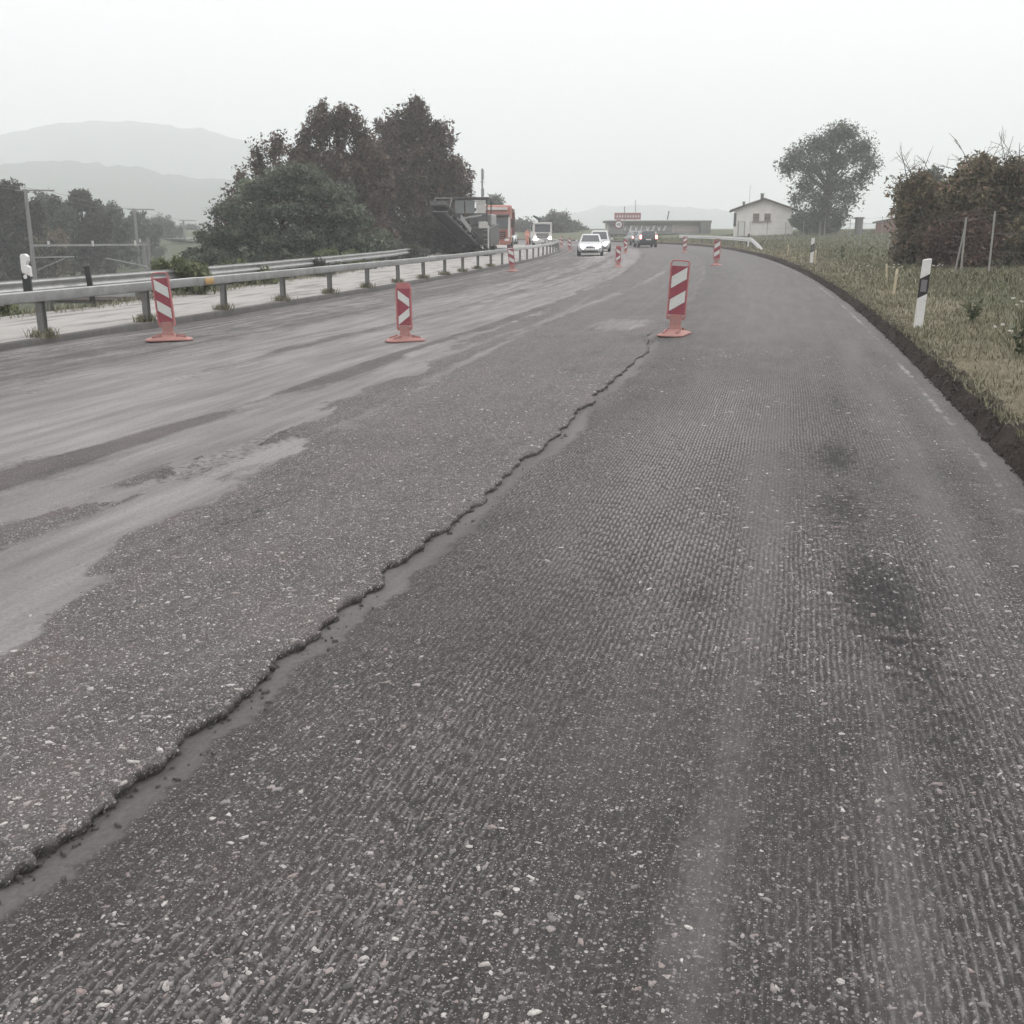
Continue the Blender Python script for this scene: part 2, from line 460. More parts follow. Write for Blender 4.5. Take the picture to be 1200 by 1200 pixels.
# the upper, older layer left of the ragged step
S_ROWS = fine_rows(1.2, .006)
WC = np.concatenate([[0, 0, 0, 0], np.cumsum([.004] * 10), .04 + np.cumsum([.0085] * 176), 1.54 + np.cumsum([.015] * 110), 3.19 + np.cumsum([.05] * 60)])
WC = np.concatenate([WC, np.linspace(WC[-1] + .12, ROAD_W + .02 - 3.45, 36)])
Wg, Sg = np.meshgrid(WC, S_ROWS)
eu = edge_u(Sg)
span = (ROAD_W + .02 - eu) / (ROAD_W + .02 - 3.45)
Ug = eu + Wg * span
near = 1 - sst(12, 30, Sg)
rough = 1 - sst(.12, .36, Ug - np.interp(Sg, [0, 3, 4, 5.2, 7.8, 9.6, 16.6, 30], [4.5, 4.6, 4.6, 4.8, 5.3, 5.6, 6.3, 6.6]) + 1.15 * (fbm(Ug * 2.0, Sg * .8, 5, .62) - .5))
rem = sst(.47, .53, fbm(Ug * 4.2 + 9, Sg * 1.1 + 3, 5, .6)) * np.exp(-((Ug - 5.85 + .02 * (Sg - 6)) / .26) ** 2) * sst(3.5, 4.6, Sg) * (1 - sst(9, 13, Sg))
dash = (.5 + .5 * np.sin(2 * PI * Ug / .021 + 3 * fbm(Sg * 9, Ug * 3, 2))) * vn(Ug * 48, Sg * 22)
h = (.0065 * (fbm(Ug * 34, Sg * 34, 3) - .5) + .0075 * (vn(Ug * 85, Sg * 75) - .5) + .0035 * dash) * np.clip(rough + rem, .06, 1) * near
h = h + .02 * (fbm(Ug * 1.1, Sg * .5, 3) - .5) + .016 * rem
h = h + .024 * np.exp(-Wg / .05) * (fbm(Sg * 20, Wg * 20 + 4, 4) - .5) * near - .002 * np.exp(-Wg / .01)
Z = road_z(Ug) + step_h(Sg) + h
# the broken face of the step: the first columns fold down and a little in under the lip
drop = step_h(Sg[:, 0]) + .02
for c, (fz, fu) in enumerate(((1., .012), (.62, .004), (.25, -.006))):
    j = (fbm(S_ROWS * 26 + c * 7, c * 3.3, 3) - .5) 
    Z[:, c] = Z[:, 3] - drop * fz
    Ug[:, c] = Ug[:, 3] + fu + .018 * j * (1 - sst(10, 25, S_ROWS))
wx, wy = w_at(Ug, Sg)
Vu = np.stack([wx, wy, Z], -1).reshape(-1, 3)
L = fbm(Ug * 3.0, Sg * .06, 3)
dustA = .9 * (1 - rough) * (1 - .85 * rem) * (1 - .55 * sst(10.1, 11.2, Ug + .6 * fbm(Ug, Sg * .2, 3)))
dustA = dustA - 1.0 * np.exp(-((Ug - 6.85 - .7 * (fbm(Sg * .08, 2., 2) - .5)) / (.12 + .16 * fbm(Sg * .5, 3.7, 3))) ** 2) * sst(3, 6, Sg) * (.25 + 1.1 * sst(.32, .62, fbm(Ug * 2.4, Sg * .4, 4)))
dustA = dustA + .5 * np.exp(-((Ug - 7.5) / .3) ** 2) * sst(6, 12, Sg) * L + .45 * np.exp(-((Ug - 5.3 - .045 * (Sg - 6)) / .13) ** 2) * sst(3.5, 5, Sg)
dustA = dustA - .75 * np.exp(-((Ug - 8.9 - .5 * (fbm(Sg * .12, 9., 2) - .5)) / .25) ** 2) * sst(.3, .6, fbm(Ug * 2. + 5, Sg * .3, 4)) * L * 1.6 * sst(9, 14, Sg)
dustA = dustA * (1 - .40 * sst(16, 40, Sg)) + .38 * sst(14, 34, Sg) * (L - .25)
lite = np.exp(-((Ug - 4.35) / .55) ** 2 - ((Sg - 19.8) / 1.6) ** 2)
dustA = dustA + .9 * lite + .45 * np.exp(-((Ug - 6.15 + .03 * (Sg - 16)) / .16) ** 2) * sst(11, 14, Sg) * (1 - sst(40, 60, Sg)) + .25 * np.exp(-((Ug - 4.1) / .5) ** 2) * (1 - sst(8, 12, Sg)) * (fbm(Ug * 2, Sg, 3) - .4)
darkA = .55 * sst(.60, .75, fbm(Ug * 1.6 + 2, Sg * .45, 4)) * (Ug > 4.6) * (1 - sst(12, 25, Sg)) + .15 * np.exp(-Wg / .012) * near  # last term: darker along the face and lip of the step
darkA = darkA + .8 * np.exp(-((Ug - 9.6) / .12) ** 2 - ((Sg - 17.8) / 2.2) ** 2) + .6 * np.exp(-((Ug - 9.0) / .1) ** 2 - ((Sg - 21.5) / 2.5) ** 2) + .7 * np.exp(-((Ug - 5.9) / .12) ** 2 - ((Sg - 20.) / 2.) ** 2) \
    + .6 * np.exp(-((Sg - 18.6 - .3 * fbm(Ug * 3, 1., 3)) / .12) ** 2) * (Ug < 4.9) + .35 * np.exp(-((Sg - 21.4) / .25) ** 2) * (Ug < 5.)
dl = (np.sin(2 * PI * (Sg - 1.) / 6.) > -.2) * 1.
paintA = .80 * np.exp(-((Ug - 12.75) / .07) ** 4) + .45 * np.exp(-((Ug - 7.75) / .07) ** 4) * sst(20, 26, Sg)
aggA = np.clip(rough * 1.15 + rem + .45, 0, 1.25)
Uuv = Ug.copy()
for c, fz in enumerate((1., .62, .25)): Uuv[:, c] = Ug[:, 3] - drop * fz
Vu_uv = np.stack([Uuv, Sg], -1).reshape(-1, 2)
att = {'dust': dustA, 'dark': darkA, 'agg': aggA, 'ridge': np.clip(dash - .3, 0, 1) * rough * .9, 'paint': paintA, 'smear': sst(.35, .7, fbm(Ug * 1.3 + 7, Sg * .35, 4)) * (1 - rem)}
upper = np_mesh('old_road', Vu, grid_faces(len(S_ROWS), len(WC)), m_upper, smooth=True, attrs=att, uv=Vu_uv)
tag(upper, kind='structure')

# loose and freshly cut chips of aggregate lying in both surfaces
m_chip, nt, b = nodes('aggregate_chip')
g = nd(nt, 'ShaderNodeNewGeometry')
col = ramp(nt, g.outputs['Random Per Island'], [(0., (.085, .08, .08)), (.35, (.16, .15, .148)), (.6, (.27, .25, .243)), (.72, (.24, .19, .18)), (.85, (.40, .375, .36)), (1., (.50, .47, .45))])
col = mixc(nt, 1., col, ramp(nt, noise(nt, objco(nt), 130., 3), [(.3, .65), (.7, 1.15)]), 'MULTIPLY')
nt.links.new(col, b.inputs['Base Color']); b.inputs['Roughness'].default_value = .75
def chips(name, u, s, z, size, flat, material=None):
    n = len(u); K = 6
    ang = np.sort(rng.random((n, K)), 1) * .35 + np.linspace(0, 1, K, endpoint=False) * .9
    ang = 2 * PI * (ang * .75 + rng.random((n, 1)))
    rad = size[:, None] * (.65 + .6 * rng.random((n, K)))
    el = 1 + .7 * rng.random((n, 1)); th = rng.random((n, 1)) * PI
    a0 = rad * np.cos(ang) * el; b0 = rad * np.sin(ang) / el
    du = a0 * np.cos(th) - b0 * np.sin(th); dsv = a0 * np.sin(th) + b0 * np.cos(th)
    tu = (rng.random((n, 1)) - .5) * .5; ts = (rng.random((n, 1)) - .5) * .5
    low = np.full((n, K), -.009); top = size[:, None] * flat * (.5 + .5 * rng.random((n, 1))) + tu * du * .45 + ts * dsv * .45
    U = np.concatenate([u[:, None] + du, u[:, None] + du * .86], 1)
    S_ = np.concatenate([s[:, None] + dsv, s[:, None] + dsv * .86], 1)
    Zc = z[:, None] + np.concatenate([low + tu * du, top], 1)
    x, y = w_at(U, S_)
    V = np.stack([x, y, Zc], -1).reshape(-1, 3)
    base = (np.arange(n) * 2 * K)[:, None]
    k = np.arange(K); k2 = (k + 1) % K
    side = np.stack([k, k2, k2 + K, k + K], 1)
    F4 = (base[:, :, None] + side[None]).reshape(-1, 4)
    topf = (base + K + np.arange(K)[None])
    me = bpy.data.meshes.new(name)
    loops = np.concatenate([F4.ravel(), topf.ravel()]).astype(np.int32)
    me.vertices.add(len(V)); me.vertices.foreach_set('co', V.astype(np.float32).ravel())
    me.loops.add(len(loops)); me.loops.foreach_set('vertex_index', loops)
    nf = len(F4) + n
    tot = np.concatenate([np.full(len(F4), 4), np.full(n, K)]).astype(np.int32)
    st = np.concatenate([[0], np.cumsum(tot)[:-1]]).astype(np.int32)
    me.polygons.add(nf); me.polygons.foreach_set('loop_start', st); me.polygons.foreach_set('loop_total', tot)
    me.update(calc_edges=True); me.validate()
    me.materials.append(material or m_chip)
    o = bpy.data.objects.new(name, me); COL.objects.link(o)
    return tag(o, kind='stuff')
n = 24000
s_ = .9 * (16 / .9) ** rng.random(n); u_ = .12 + 3.2 * rng.random(n)
keep = (fbm(u_ * 1.6, s_ * .7, 3) > .40 + .22 * rng.random(n)) & (u_ < edge_u(s_) - .05)
keep &= (rng.random(n) < np.clip((edge_u(s_) - .2 - u_) / .15, .05, 1))
u_, s_ = u_[keep], s_[keep]
z_ = road_z(u_) + mill_height(u_, s_)[0]
sz = np.clip(.0055 * np.exp(.55 * rng.standard_normal(len(u_))), .003, .0145) * (1 + .02 * s_)
tag(chips('stone_chips', u_, s_, z_ + .0003, sz, .07), 'pale stone chips exposed in the milled lane', 'gravel')
n = 14000
s_ = 1.2 * (13 / 1.2) ** rng.random(n); w_ = 2.4 * rng.random(n) ** 1.3
u_ = edge_u(s_) + .015 + w_
keep = (u_ < np.interp(s_, [0, 3, 5.2, 7.8, 9.6, 16.6], [4.5, 4.6, 4.8, 5.3, 5.6, 6.3]) + .4 * rng.random(n) - .2)
u_, s_ = u_[keep], s_[keep]
sz = np.clip(.0058 * np.exp(.42 * rng.standard_normal(len(u_))), .003, .015) * (1 + .02 * s_)
z_ = road_z(u_) + step_h(s_) + .02 * (fbm(u_ * 1.1, s_ * .5, 3) - .5) - .001
tag(chips('surface_chips', u_, s_, z_, sz, .38), 'crumbled stone chips on the rough old layer', 'gravel')
n = 200    # crumbs broken off along the step and black crumbs in the dust
s_ = 1.2 * (17 / 1.2) ** rng.random(n); u_ = edge_u(s_) - .005 - .14 * rng.random(n) ** 2.5
z_ = road_z(u_) + mill_height(u_, s_)[0]
tag(chips('edge_crumbs', u_, s_, z_ + .003, np.clip(.005 * np.exp(.5 * rng.standard_normal(n)), .003, .013), .9, mat('asphalt_crumb', (.06, .056, .054), .9, .3, 40)), 'dark asphalt crumbs along the foot of the step', 'rubble')

# ------------------------------------------------------------------ ground, verge, kerb, pavement, hills
def earth_mat(name, soil_c1, soil_c2, grass_c1, grass_c2):
    m, nt, b = nodes(name)
    so = nd(nt, 'ShaderNodeAttribute', attribute_name='soil').outputs['Fac']
    gr = nd(nt, 'ShaderNodeAttribute', attribute_name='green').outputs['Fac']
    co = objco(nt)
    n1 = noise(nt, co, 6., 7, .65); n2 = noise(nt, co, 1.1, 5); n3 = noise(nt, co, 45., 4, .7)
    soil = mixc(nt, n1, soil_c1, soil_c2)
    soil = mixc(nt, 1., soil, ramp(nt, n3, [(.25, .5), (.75, 1.35)]), 'MULTIPLY')
    straw = mixc(nt, n1, (.13, .114, .08), (.25, .222, .158))
    green = mixc(nt, n2, grass_c1, grass_c2)
    f = ramp(nt, mth(nt, 'ADD', gr, mth(nt, 'MULTIPLY', mth(nt, 'SUBTRACT', n2, .5), .9)), [(.3, 0.), (.7, 1.)])
    gcol = mixc(nt, f, straw, green)
    gcol = mixc(nt, 1., gcol, ramp(nt, n3, [(.25, .65), (.75, 1.25)]), 'MULTIPLY')
    sf = ramp(nt, mth(nt, 'ADD', so, mth(nt, 'MULTIPLY', mth(nt, 'SUBTRACT', n1, .5), .5)), [(.4, 0.), (.6, 1.)])
    nt.links.new(mixc(nt, sf, gcol, soil), b.inputs['Base Color'])
    b.inputs['Roughness'].default_value = .95; b.inputs['Specular IOR Level'].default_value = .15
    bump(nt, b, mth(nt, 'ADD', n1, n3), .8, .03)
    return m
m_earth = earth_mat('verge_earth', (.030, .0235, .021), (.066, .052, .046), (.07, .077, .046), (.13, .137, .085))

vc = np.concatenate([[0, .03, .06, .09, .12, .15, .18, .22, .26, .30, .35, .42, .5, .62, .8, 1., 1.3], np.geomspace(1.6, 90, 34)])
prof = np.interp(vc, [0, .03, .07, .11, .16, .22, .30, .5, .9], [-.10, -.02, .03, .09, .14, .17, .185, .20, .20])
vs_rows = S_ROWS[::2]
vs_rows = vs_rows[(vs_rows < 250)]
vs_rows = np.unique(np.concatenate([vs_rows, np.arange(6, 60, .07)]))
Vg, Sg = np.meshgrid(vc, vs_rows)
lip = .10 * (fbm(Sg * .8, 1.7, 3) - .5) + .16 * (fbm(Sg * 3.5, 5.1, 4, .6) - .5)
Zg = np.where(Vg < 1, np.broadcast_to(prof, Vg.shape), right_z(Vg, Sg))
lump = (fbm(Vg * 12, Sg * 9, 4) - .5) * np.interp(Vg, [0, .05, .15, .5, 1.5, 5], [.0, .05, .13, .08, .04, .05])
Zg = Zg + lump + .10 * (fbm(Sg * .9, 3.3, 3) - .5) * np.interp(Vg, [0, .1, .3, 1], [0, .3, 1, 0])
Vs = Vg + lip * np.interp(Vg, [0, .08, .3, 1.2], [.15, 1, 1, 0]) + .025
wx, wy = w_at(-Vs, Sg)
soil = 1 - sst(.19, .29, Vg + .14 * (fbm(Sg * 4, Vg * 6, 3) - .5))
green = sst(.9, 3.2, Vg + 1.2 * (fbm(Vg * .4, Sg * .25, 3) - .5)) * .85
verge = np_mesh('verge', np.stack([wx, wy, Zg], -1).reshape(-1, 3), grid_faces(len(vs_rows), len(vc)), m_earth, smooth=True, attrs={'soil': soil, 'green': green})
tag(verge, kind='structure')
def verge_z(v, s):
    v = np.asarray(v, float)
    return np.where(v < 1, np.interp(v, [0, .03, .07, .11, .16, .22, .30, .5, .9], [-.10, -.02, .03, .09, .14, .17, .185, .20, .20]), right_z(v, s))

n = 2600   # clods of earth in the cut
s_ = 5.5 * (70 / 5.5) ** rng.random(n); v_ = .03 + .27 * rng.random(n)
_o = chips('soil_clods', -v_, s_, verge_z(v_, s_) + .006, np.clip(.008 * np.exp(.5 * rng.standard_normal(n)), .004, .03) * (1 + .008 * s_), .9, mat('earth_clod', (.045, .035, .031), .95, .4, 30, bmp=.5))
tag(_o, 'crumbling earth clods on the cut edge of the verge', 'soil')
# one sheet to the horizon, sunk below the road, the verge and the pavement
th = np.concatenate([np.linspace(-70, 70, 281), np.linspace(76, 284, 36)])
rr = np.geomspace(1, 2480, 140)
Tg, Rg = np.meshgrid(np.radians(th), rr)
gx = np.sin(Tg) * Rg; gy = np.cos(Tg) * Rg
U_, S_ = inv(gx, gy)
U_ = U_.reshape(gx.shape); S_ = S_.reshape(gx.shape)
pb = pave_back(S_)
far = sst(140, 230, S_)
zl = -.2 - 3.6 * sst(pb + .3, pb + 16, U_) - .4 * sst(0, 1, U_ / 300)
zr_ = right_z(np.maximum(-U_, .3), S_)
Zg = np.where(U_ > pb, zl, np.where(U_ < 0, zr_, -.2))
inner = (U_ < pb + .2) & (U_ > -88) & (S_ < 262) & (S_ > -45)
Zg = np.where(inner, np.minimum(Zg, np.where(U_ > -.6, -.9, zr_ - .45)), Zg)
Zg = Zg + (fbm(gx * .08, gy * .08, 3) - .5) * .5 * sst(20, 60, Rg) * (~inner)
m_field = earth_mat('field_earth', (.05, .042, .036), (.10, .085, .07), (.05, .058, .034), (.10, .108, .064))
ground = np_mesh('ground', np.stack([gx, gy, Zg], -1).reshape(-1, 3), grid_faces(len(rr), len(th)), m_field, smooth=True,
                 attrs={'soil': np.zeros(gx.size), 'green': np.full(gx.size, .75)})
tag(ground, kind='structure')
def left_z(x, y):
    u, s = inv(np.array([x]), np.array([y])); p = pave_back(s[0])
    return float(-.2 - 3.6 * sst(p + .3, p + 16, u[0]) - .4 * min(1, max(0, u[0] / 300)))
def right_ground(x, y):
    u, s = inv(np.array([x]), np.array([y]))
    return float(right_z(max(-u[0], .3), s[0]))

# kerb and light concrete pavement on the left
def sweep(name, prof, s_rows, u0, z0, m, parent=None, origin=(0, 0, 0), smooth=False, closed=False, attrs=None):
    """a profile of (du, dz) carried along the road line"""
    pr = np.array(prof); nr, nc = len(s_rows), len(pr)
    U = (u0 if np.ndim(u0) else np.full(nr, float(u0)))[:, None] + pr[None, :, 0]
    Zs = np.broadcast_to((z0 if np.ndim(z0) else np.full(nr, float(z0)))[:, None] + pr[None, :, 1], U.shape)
    S_ = np.broadcast_to(np.asarray(s_rows)[:, None], U.shape)
    x, y = w_at(U, S_)
    V = np.stack([x - origin[0], y - origin[1], Zs - origin[2]], -1).reshape(-1, 3)
    F = grid_faces(nr, nc)
    if closed:
        a = np.arange(nr - 1) * nc
        F = np.concatenate([F, np.stack([a + nc - 1, a, a + nc, a + 2 * nc - 1], 1)])
    return np_mesh(name, V, F, m, parent, smooth)
kerb_s = np.concatenate([np.arange(-30, 10, 2), np.arange(10, 60, .25), np.arange(60, 250, 1.5)])
m_kerb = mat('kerb_stone', (.095, .089, .085), .9, .35, 2.5, bmp=.5, bscale=60, dirt=(.06, .056, .053), dirt_amt=.6)
kj = .012 * (fbm(kerb_s * 2.2, 3., 3) - .5)
kerb = sweep('kerb', [(.0, -.12), (.015, .115), (.035, .13), (.16, .132)], kerb_s, ROAD_W + kj, -.257, m_kerb)
tag(kerb, kind='structure')
m_pave, nt, b = nodes('pavement_concrete')
co = objco(nt)
n1 = noise(nt, co, .8, 6, .6); n2 = noise(nt, uvmap(nt, 1, .10), 2.6, 6, .66); n3 = noise(nt, co, 40., 4, .7)
col = mixc(nt, n1, (.27, .255, .245), (.40, .38, .365))
col = mixc(nt, mth(nt, 'MULTIPLY', ramp(nt, n2, [(.50, 0.), (.62, 1.)]), .8), col, (.125, .113, .105))
col = mixc(nt, 1., col, ramp(nt, n3, [(.3, .8), (.7, 1.15)]), 'MULTIPLY')
nt.links.new(col, b.inputs['Base Color']); b.inputs['Roughness'].default_value = .9
bump(nt, b, n3, .4, .01)
ps = np.concatenate([np.arange(-30, 10, 2), np.arange(10, 70, .5), np.arange(70, 250, 2)])
tc = np.linspace(0, 1, 20)
Tg, Sg = np.meshgrid(tc, ps)
Ug = ROAD_W + .155 + (pave_back(Sg) - ROAD_W - .1) * Tg
wx, wy = w_at(Ug, Sg)
Zg = -.257 + .128 + .03 * (fbm(Ug * .8, Sg * .4, 3) - .5) * sst(0, .08, Tg)
pave = np_mesh('pavement', np.stack([wx, wy, Zg], -1).reshape(-1, 3), grid_faces(len(ps), len(tc)), m_pave, smooth=True, uv=np.stack([Ug, Sg], -1).reshape(-1, 2))
tag(pave, kind='structure')

# wooded hills in the haze
m_hill, nt, b = nodes('wooded_hill')
n1 = noise(nt, objco(nt), .05, 8, .7)
nt.links.new(mixc(nt, n1, (.022, .032, .028), (.06, .072, .055)), b.inputs['Base Color']); b.inputs['Roughness'].default_value = 1
def hill(name, y0, prof_px, depth, seed, rough):
    """a long wooded ridge: crest heights given along x"""
    xs = np.linspace(prof_px[0][0], prof_px[-1][0], 160)
    crest = np.interp(xs, [p[0] for p in prof_px], [p[1] for p in prof_px])
    crest = np.convolve(np.pad(crest, 4, 'edge'), np.ones(9) / 9, 'valid')
    dv = np.linspace(-1, 1, 40)
    Dg, Xg = np.meshgrid(dv, xs)
    C = crest[:, None] * np.cos(Dg * PI / 2) ** .9
    n = (fbm(Xg * .02 + seed, Dg * 9 + seed, 4) - .5) * 2
    t = (vn(Xg * .16 + seed, Dg * depth * .15) - .5) * 2
    Zh = C + rough * (n * .9 + t * .35) * np.cos(Dg * PI / 2) - 5
    V = np.stack([Xg, y0 + Dg * depth, Zh], -1).reshape(-1, 3)
    return tag(np_mesh(name, V, grid_faces(160, 40), m_hill, smooth=False), kind='structure')
hill('hill', 1700, [(-1411, 49.8), (-1120.5, 78.8), (-871.5, 114.5), (-747, 139.4), (-672.3, 154.4), (-581, 156.9), (-498, 152.7), (-415, 132.8), (-315.4, 97.9), (-207.5, 54.8), (-83, 21.6), (124.5, 8.3), (348.6, 4.1), (581, 1.7)], 350, 3, 11)
hill('hill', 1025, [(-1066, 65.6), (-738, 54.1), (-524.8, 52.5), (-459.2, 60.7), (-410, 65.6), (-352.6, 59), (-295.2, 52.5), (-246, 45.9), (-196.8, 32.8), (-131.2, 16.4), (-49.2, 4.9), (32.8, 1.6)], 180, 8, 8)
hill('hill', 1900, [(-100, 8), (60, 22), (140, 38), (230, 46), (330, 36), (480, 20), (700, 8)], 260, 12, 6)

# the hazy air: one closed box of even density
m_haze, nt, b = nodes('hazy_air')
nt.nodes.remove(b)
pv = nd(nt, 'ShaderNodeVolumePrincipled', Density=.0012, Anisotropy=0.)
pv.inputs['Color'].default_value = (.955, .985, .998, 1)
nt.links.new(pv.outputs['Volume'], nt.nodes['Material Output'].inputs['Volume'])
hz = MB().box((0, 0, 107), (5200, 5200, 234)).build('haze', m_haze)
tag(hz, 'pale haze lying over the whole valley', 'haze', kind='stuff')

# ------------------------------------------------------------------ metal barriers
m_galv = mat('galvanised_steel', (.36, .365, .365), .5, .22, 1.3, metal=.35, bmp=.15, bscale=20, dirt=(.15, .14, .13), dirt_amt=.5)
m_galv_post = mat('weathered_post_steel', (.20, .20, .195), .65, .25, 3., metal=.3, dirt=(.10, .085, .07), dirt_amt=.6)
m_white = mat('white_plastic', (.74, .73, .72), .5, .06, 6, dirt=(.42, .40, .37), dirt_amt=.35)
m_black = mat('black_plastic', (.022, .022, .024), .5, .2, 6)
m_reflect = mat('grey_reflector', (.20, .19, .20), .25, .1, 40)
m_orange_ref = mat('orange_reflector', (.50, .31, .13), .4, .1, 10)

def i_post(h, w=.10, d=.14):
    """an I-section post standing from z=-.3 to h"""
    t = .012
    p = [(-w/2, -d/2), (w/2, -d/2), (w/2, -d/2 + t), (t/2, -d/2 + t), (t/2, d/2 - t), (w/2, d/2 - t), (w/2, d/2), (-w/2, d/2), (-w/2, d/2 - t), (-t/2, d/2 - t), (-t/2, -d/2 + t), (-w/2, -d/2 + t)]
    return MB().prism(p, -.3, h, 'z')
BOX_RAIL = [(-.05, .09), (-.064, .084), (-.066, .07), (-.066, -.07), (-.062, -.084), (-.05, -.09), (.03, -.09), (.04, -.08), (.04, .08), (.03, .09)]
def w_rail(t=.004):
    f = [(-.02, .155), (-.005, .15), (-.06, .105), (-.068, .085), (-.06, .065), (-.0, .02), (-.0, -.02), (-.06, -.065), (-.068, -.085), (-.06, -.105), (-.005, -.15), (-.02, -.155)]
    return f + [(a + .008, b) for a, b in f[::-1]]
def guardrail(name, u_of, z0, s0, s1, step, top, prof, seg, label, post_u, side=-1):
    x0, y0 = w_at(u_of(s0), s0)
    root = empty(name, (float(x0), float(y0), z0), 0, label, 'guardrail')
    org = (float(x0), float(y0), z0)
    half = max(p[1] for p in prof)
    s = s0; k = 0
    while s < s1 - .1:
        e = min(s + step * seg, s1)
        rows = np.linspace(s, e + .04, 7)
        jig = .006 * (k % 2) + .004 * random.random()
        o = sweep('rail', prof, rows, u_of(rows) - jig * side * 0 + jig, z0 + top - half + .006 * random.uniform(-1, 1), m_galv, root, org, closed=True)
        s = e; k += 1
    pm = None
    s = s0 + step * .35
    while s < s1:
        if pm is None:
            p = i_post(top - half * .5).build('post', m_galv_post, root); pm = p.data
        else:
            p = bpy.data.objects.new('post', pm); COL.objects.link(p); p.parent = root
        x, y = w_at(u_of(s) + post_u, s)
        p.location = (float(x) - org[0], float(y) - org[1], 0)
        p.rotation_euler = (random.uniform(-.012, .012), random.uniform(-.012, .012), -head(s) + PI / 2 * 0)
        s += step
    return root, org
S0 = 15.7 - 3.3 * .35 - 3.3 * 4
gr_front, org = guardrail('guardrail', lambda s: np.full(np.shape(s), 13.72) if np.ndim(s) else 13.72, PAVE_Z, S0, S0 + 3.3 * 36, 3.3, .76, BOX_RAIL, 2,
                     'long grey box-beam guardrail along the kerb of the pale pavement', .0)
# splice sleeves at the rail joints and one orange reflector patch
for k in range(1, 9):
    s = S0 + 6.6 * k
    o = sweep('splice', [(a * 1.14 + (-.001), b * 1.03) for a, b in BOX_RAIL], np.array([s - .12, s, s + .12]), 13.725, PAVE_Z + .67, m_galv, gr_front, org, closed=True)
sweep('reflector', [(-.076, .070), (-.080, .065), (-.080, -.065), (-.076, -.07)], np.array([21.35, 21.55, 21.75]), 13.72, PAVE_Z + .67, m_orange_ref, gr_front, org, closed=True)
ub = lambda s: np.interp(s, [-40, 15, 30, 55, 75], [17.15, 17.25, 17.7, 19.3, 21])
gr_back, org2 = guardrail('guardrail', ub, PAVE_Z - .05, 4.0, 62.0, 4.0, .76, w_rail(), 1,
                     'wavy steel guardrail at the back of the pavement ending before the milling machine', .10)
# right verge barrier far on, its near end bent down into the grass
zb = .27
def rb_z(s): return zb + .72 * np.clip((s - 75.5) / 7.5, 0, 1) ** .8 - .15
x0, y0 = w_at(-1.0, 75.5)
rb = empty('guardrail', (float(x0), float(y0), zb), 0, 'pale guardrail ramping up out of the grass on the far right verge', 'guardrail')
org3 = (float(x0), float(y0), zb)
m_pale_rail = mat('pale_rail_steel', (.68, .68, .68), .45, .1, 1.5, metal=.2)
rows_all = np.arange(75.5, 120, .75)
for k in range(0, len(rows_all) - 1, 6):
    r_ = rows_all[k:k + 7]
    sweep('rail', w_rail(), r_, -1.0, rb_z(r_), m_pale_rail, rb, org3, closed=True)
pm = i_post(.6).build('post', m_galv_post, rb); pmd = pm.data
for k, s in enumerate(np.arange(79., 120, 4.)):
    p = pm if k == 0 else bpy.data.objects.new('post', pmd)
    if k: COL.objects.link(p); p.parent = rb
    x, y = w_at(-1.12, s); p.location = (float(x) - org3[0], float(y) - org3[1], float(rb_z(s)) - zb - .55); p.rotation_euler = (0, 0, -head(s))

# ------------------------------------------------------------------ delineator posts and stakes
def delineator(loc, rz, label, h=1.0, w=.125, lean=(0, 0), refl='plate', broken=False, base_z=-.25, dots=False, flip=1):
    root = empty('delineator_post', loc, rz, label, 'road post', 'white delineator posts beside the road')
    root.rotation_euler = (lean[0], lean[1], rz)
    d = .10
    tri = [(-w/2, -d*.35), (w/2, -d*.35), (w/2 * .75, d*.3), (0, d*.62), (-w/2 * .75, d*.3)]
    b = h * .44; t = h * .74; sl = .05 * flip
    def cut(z, x): return z + sl * x / w * 1.6
    def seg(z0, z1, s0, s1):
        lo = [(x, y, cut(z0, x) if s0 else z0) for x, y in tri]
        if broken and not s1:
            hi = [(x, y, z1 - (.0 if x < 0 else .04)) for x, y in tri]
        else:
            hi = [(x, y, cut(z1, x) if s1 else z1 + (.03 * (x / w) * flip)) for x, y in tri]
        return MB().loft([lo, hi])
    seg(base_z, b, False, True).build('lower_shaft', m_white, root, bevel=.008)
    seg(b, t, True, True).build('black_band', m_black, root)
    up = seg(t, h, True, False)
    if broken:
        up = MB()
        # torn top: a bite is missing on one side
        pts = [(-w/2, t + .0), (w/2, cut(t, w/2) - .02), (w/2 * .95, t + .10), (w * .1, t + .13), (w/2 * .8, t + .20), (w * .42, t + .27), (w * .1, t + .315), (-w/2 * .7, t + .31), (-w/2, t + .28)]
        up.prism(pts, -d * .35, d * .45, 'y')
    up.build('upper_shaft', m_white, root, bevel=.008)
    if dots:
        for z in (b + .055, t - .06): MB().disc((-.005, -d * .35 - .004, z), .036, .01, 'y', 16).build('reflector', m_white, root)
    else:
        MB().box((0, -d * .35 - .003, (b + t) / 2 + .005), (w * .62, .01, (t - b) * .62)).build('reflector', m_reflect, root, bevel=.003)
    return root
def rp(u, s, z): x, y = w_at(u, s); return (float(x), float(y), float(z))
delineator(rp(-.44, 17.0, .25), -.22, 'near white delineator post with black band and grey reflector in the right verge grass', .96, .135, (.02, .04))
delineator(rp(-.75, 47.0, .27), -.15, 'farther white delineator post in the grass between the wooden stakes', 1.0, .14)
delineator(rp(-1.35, 88, .30), -.1, 'white delineator post behind the ramped end of the far right guardrail', 1.25, .15)
delineator(rp(-.8, 128, .27), .1, 'distant white delineator post just right of the dark car', 1.0, .16)
delineator(rp(13.95, 15.75, PAVE_Z), -.25, 'broken-topped delineator post with two round reflectors behind the kerb guardrail', 1.42, .155, dots=True, broken=True, flip=-1, base_z=.60)
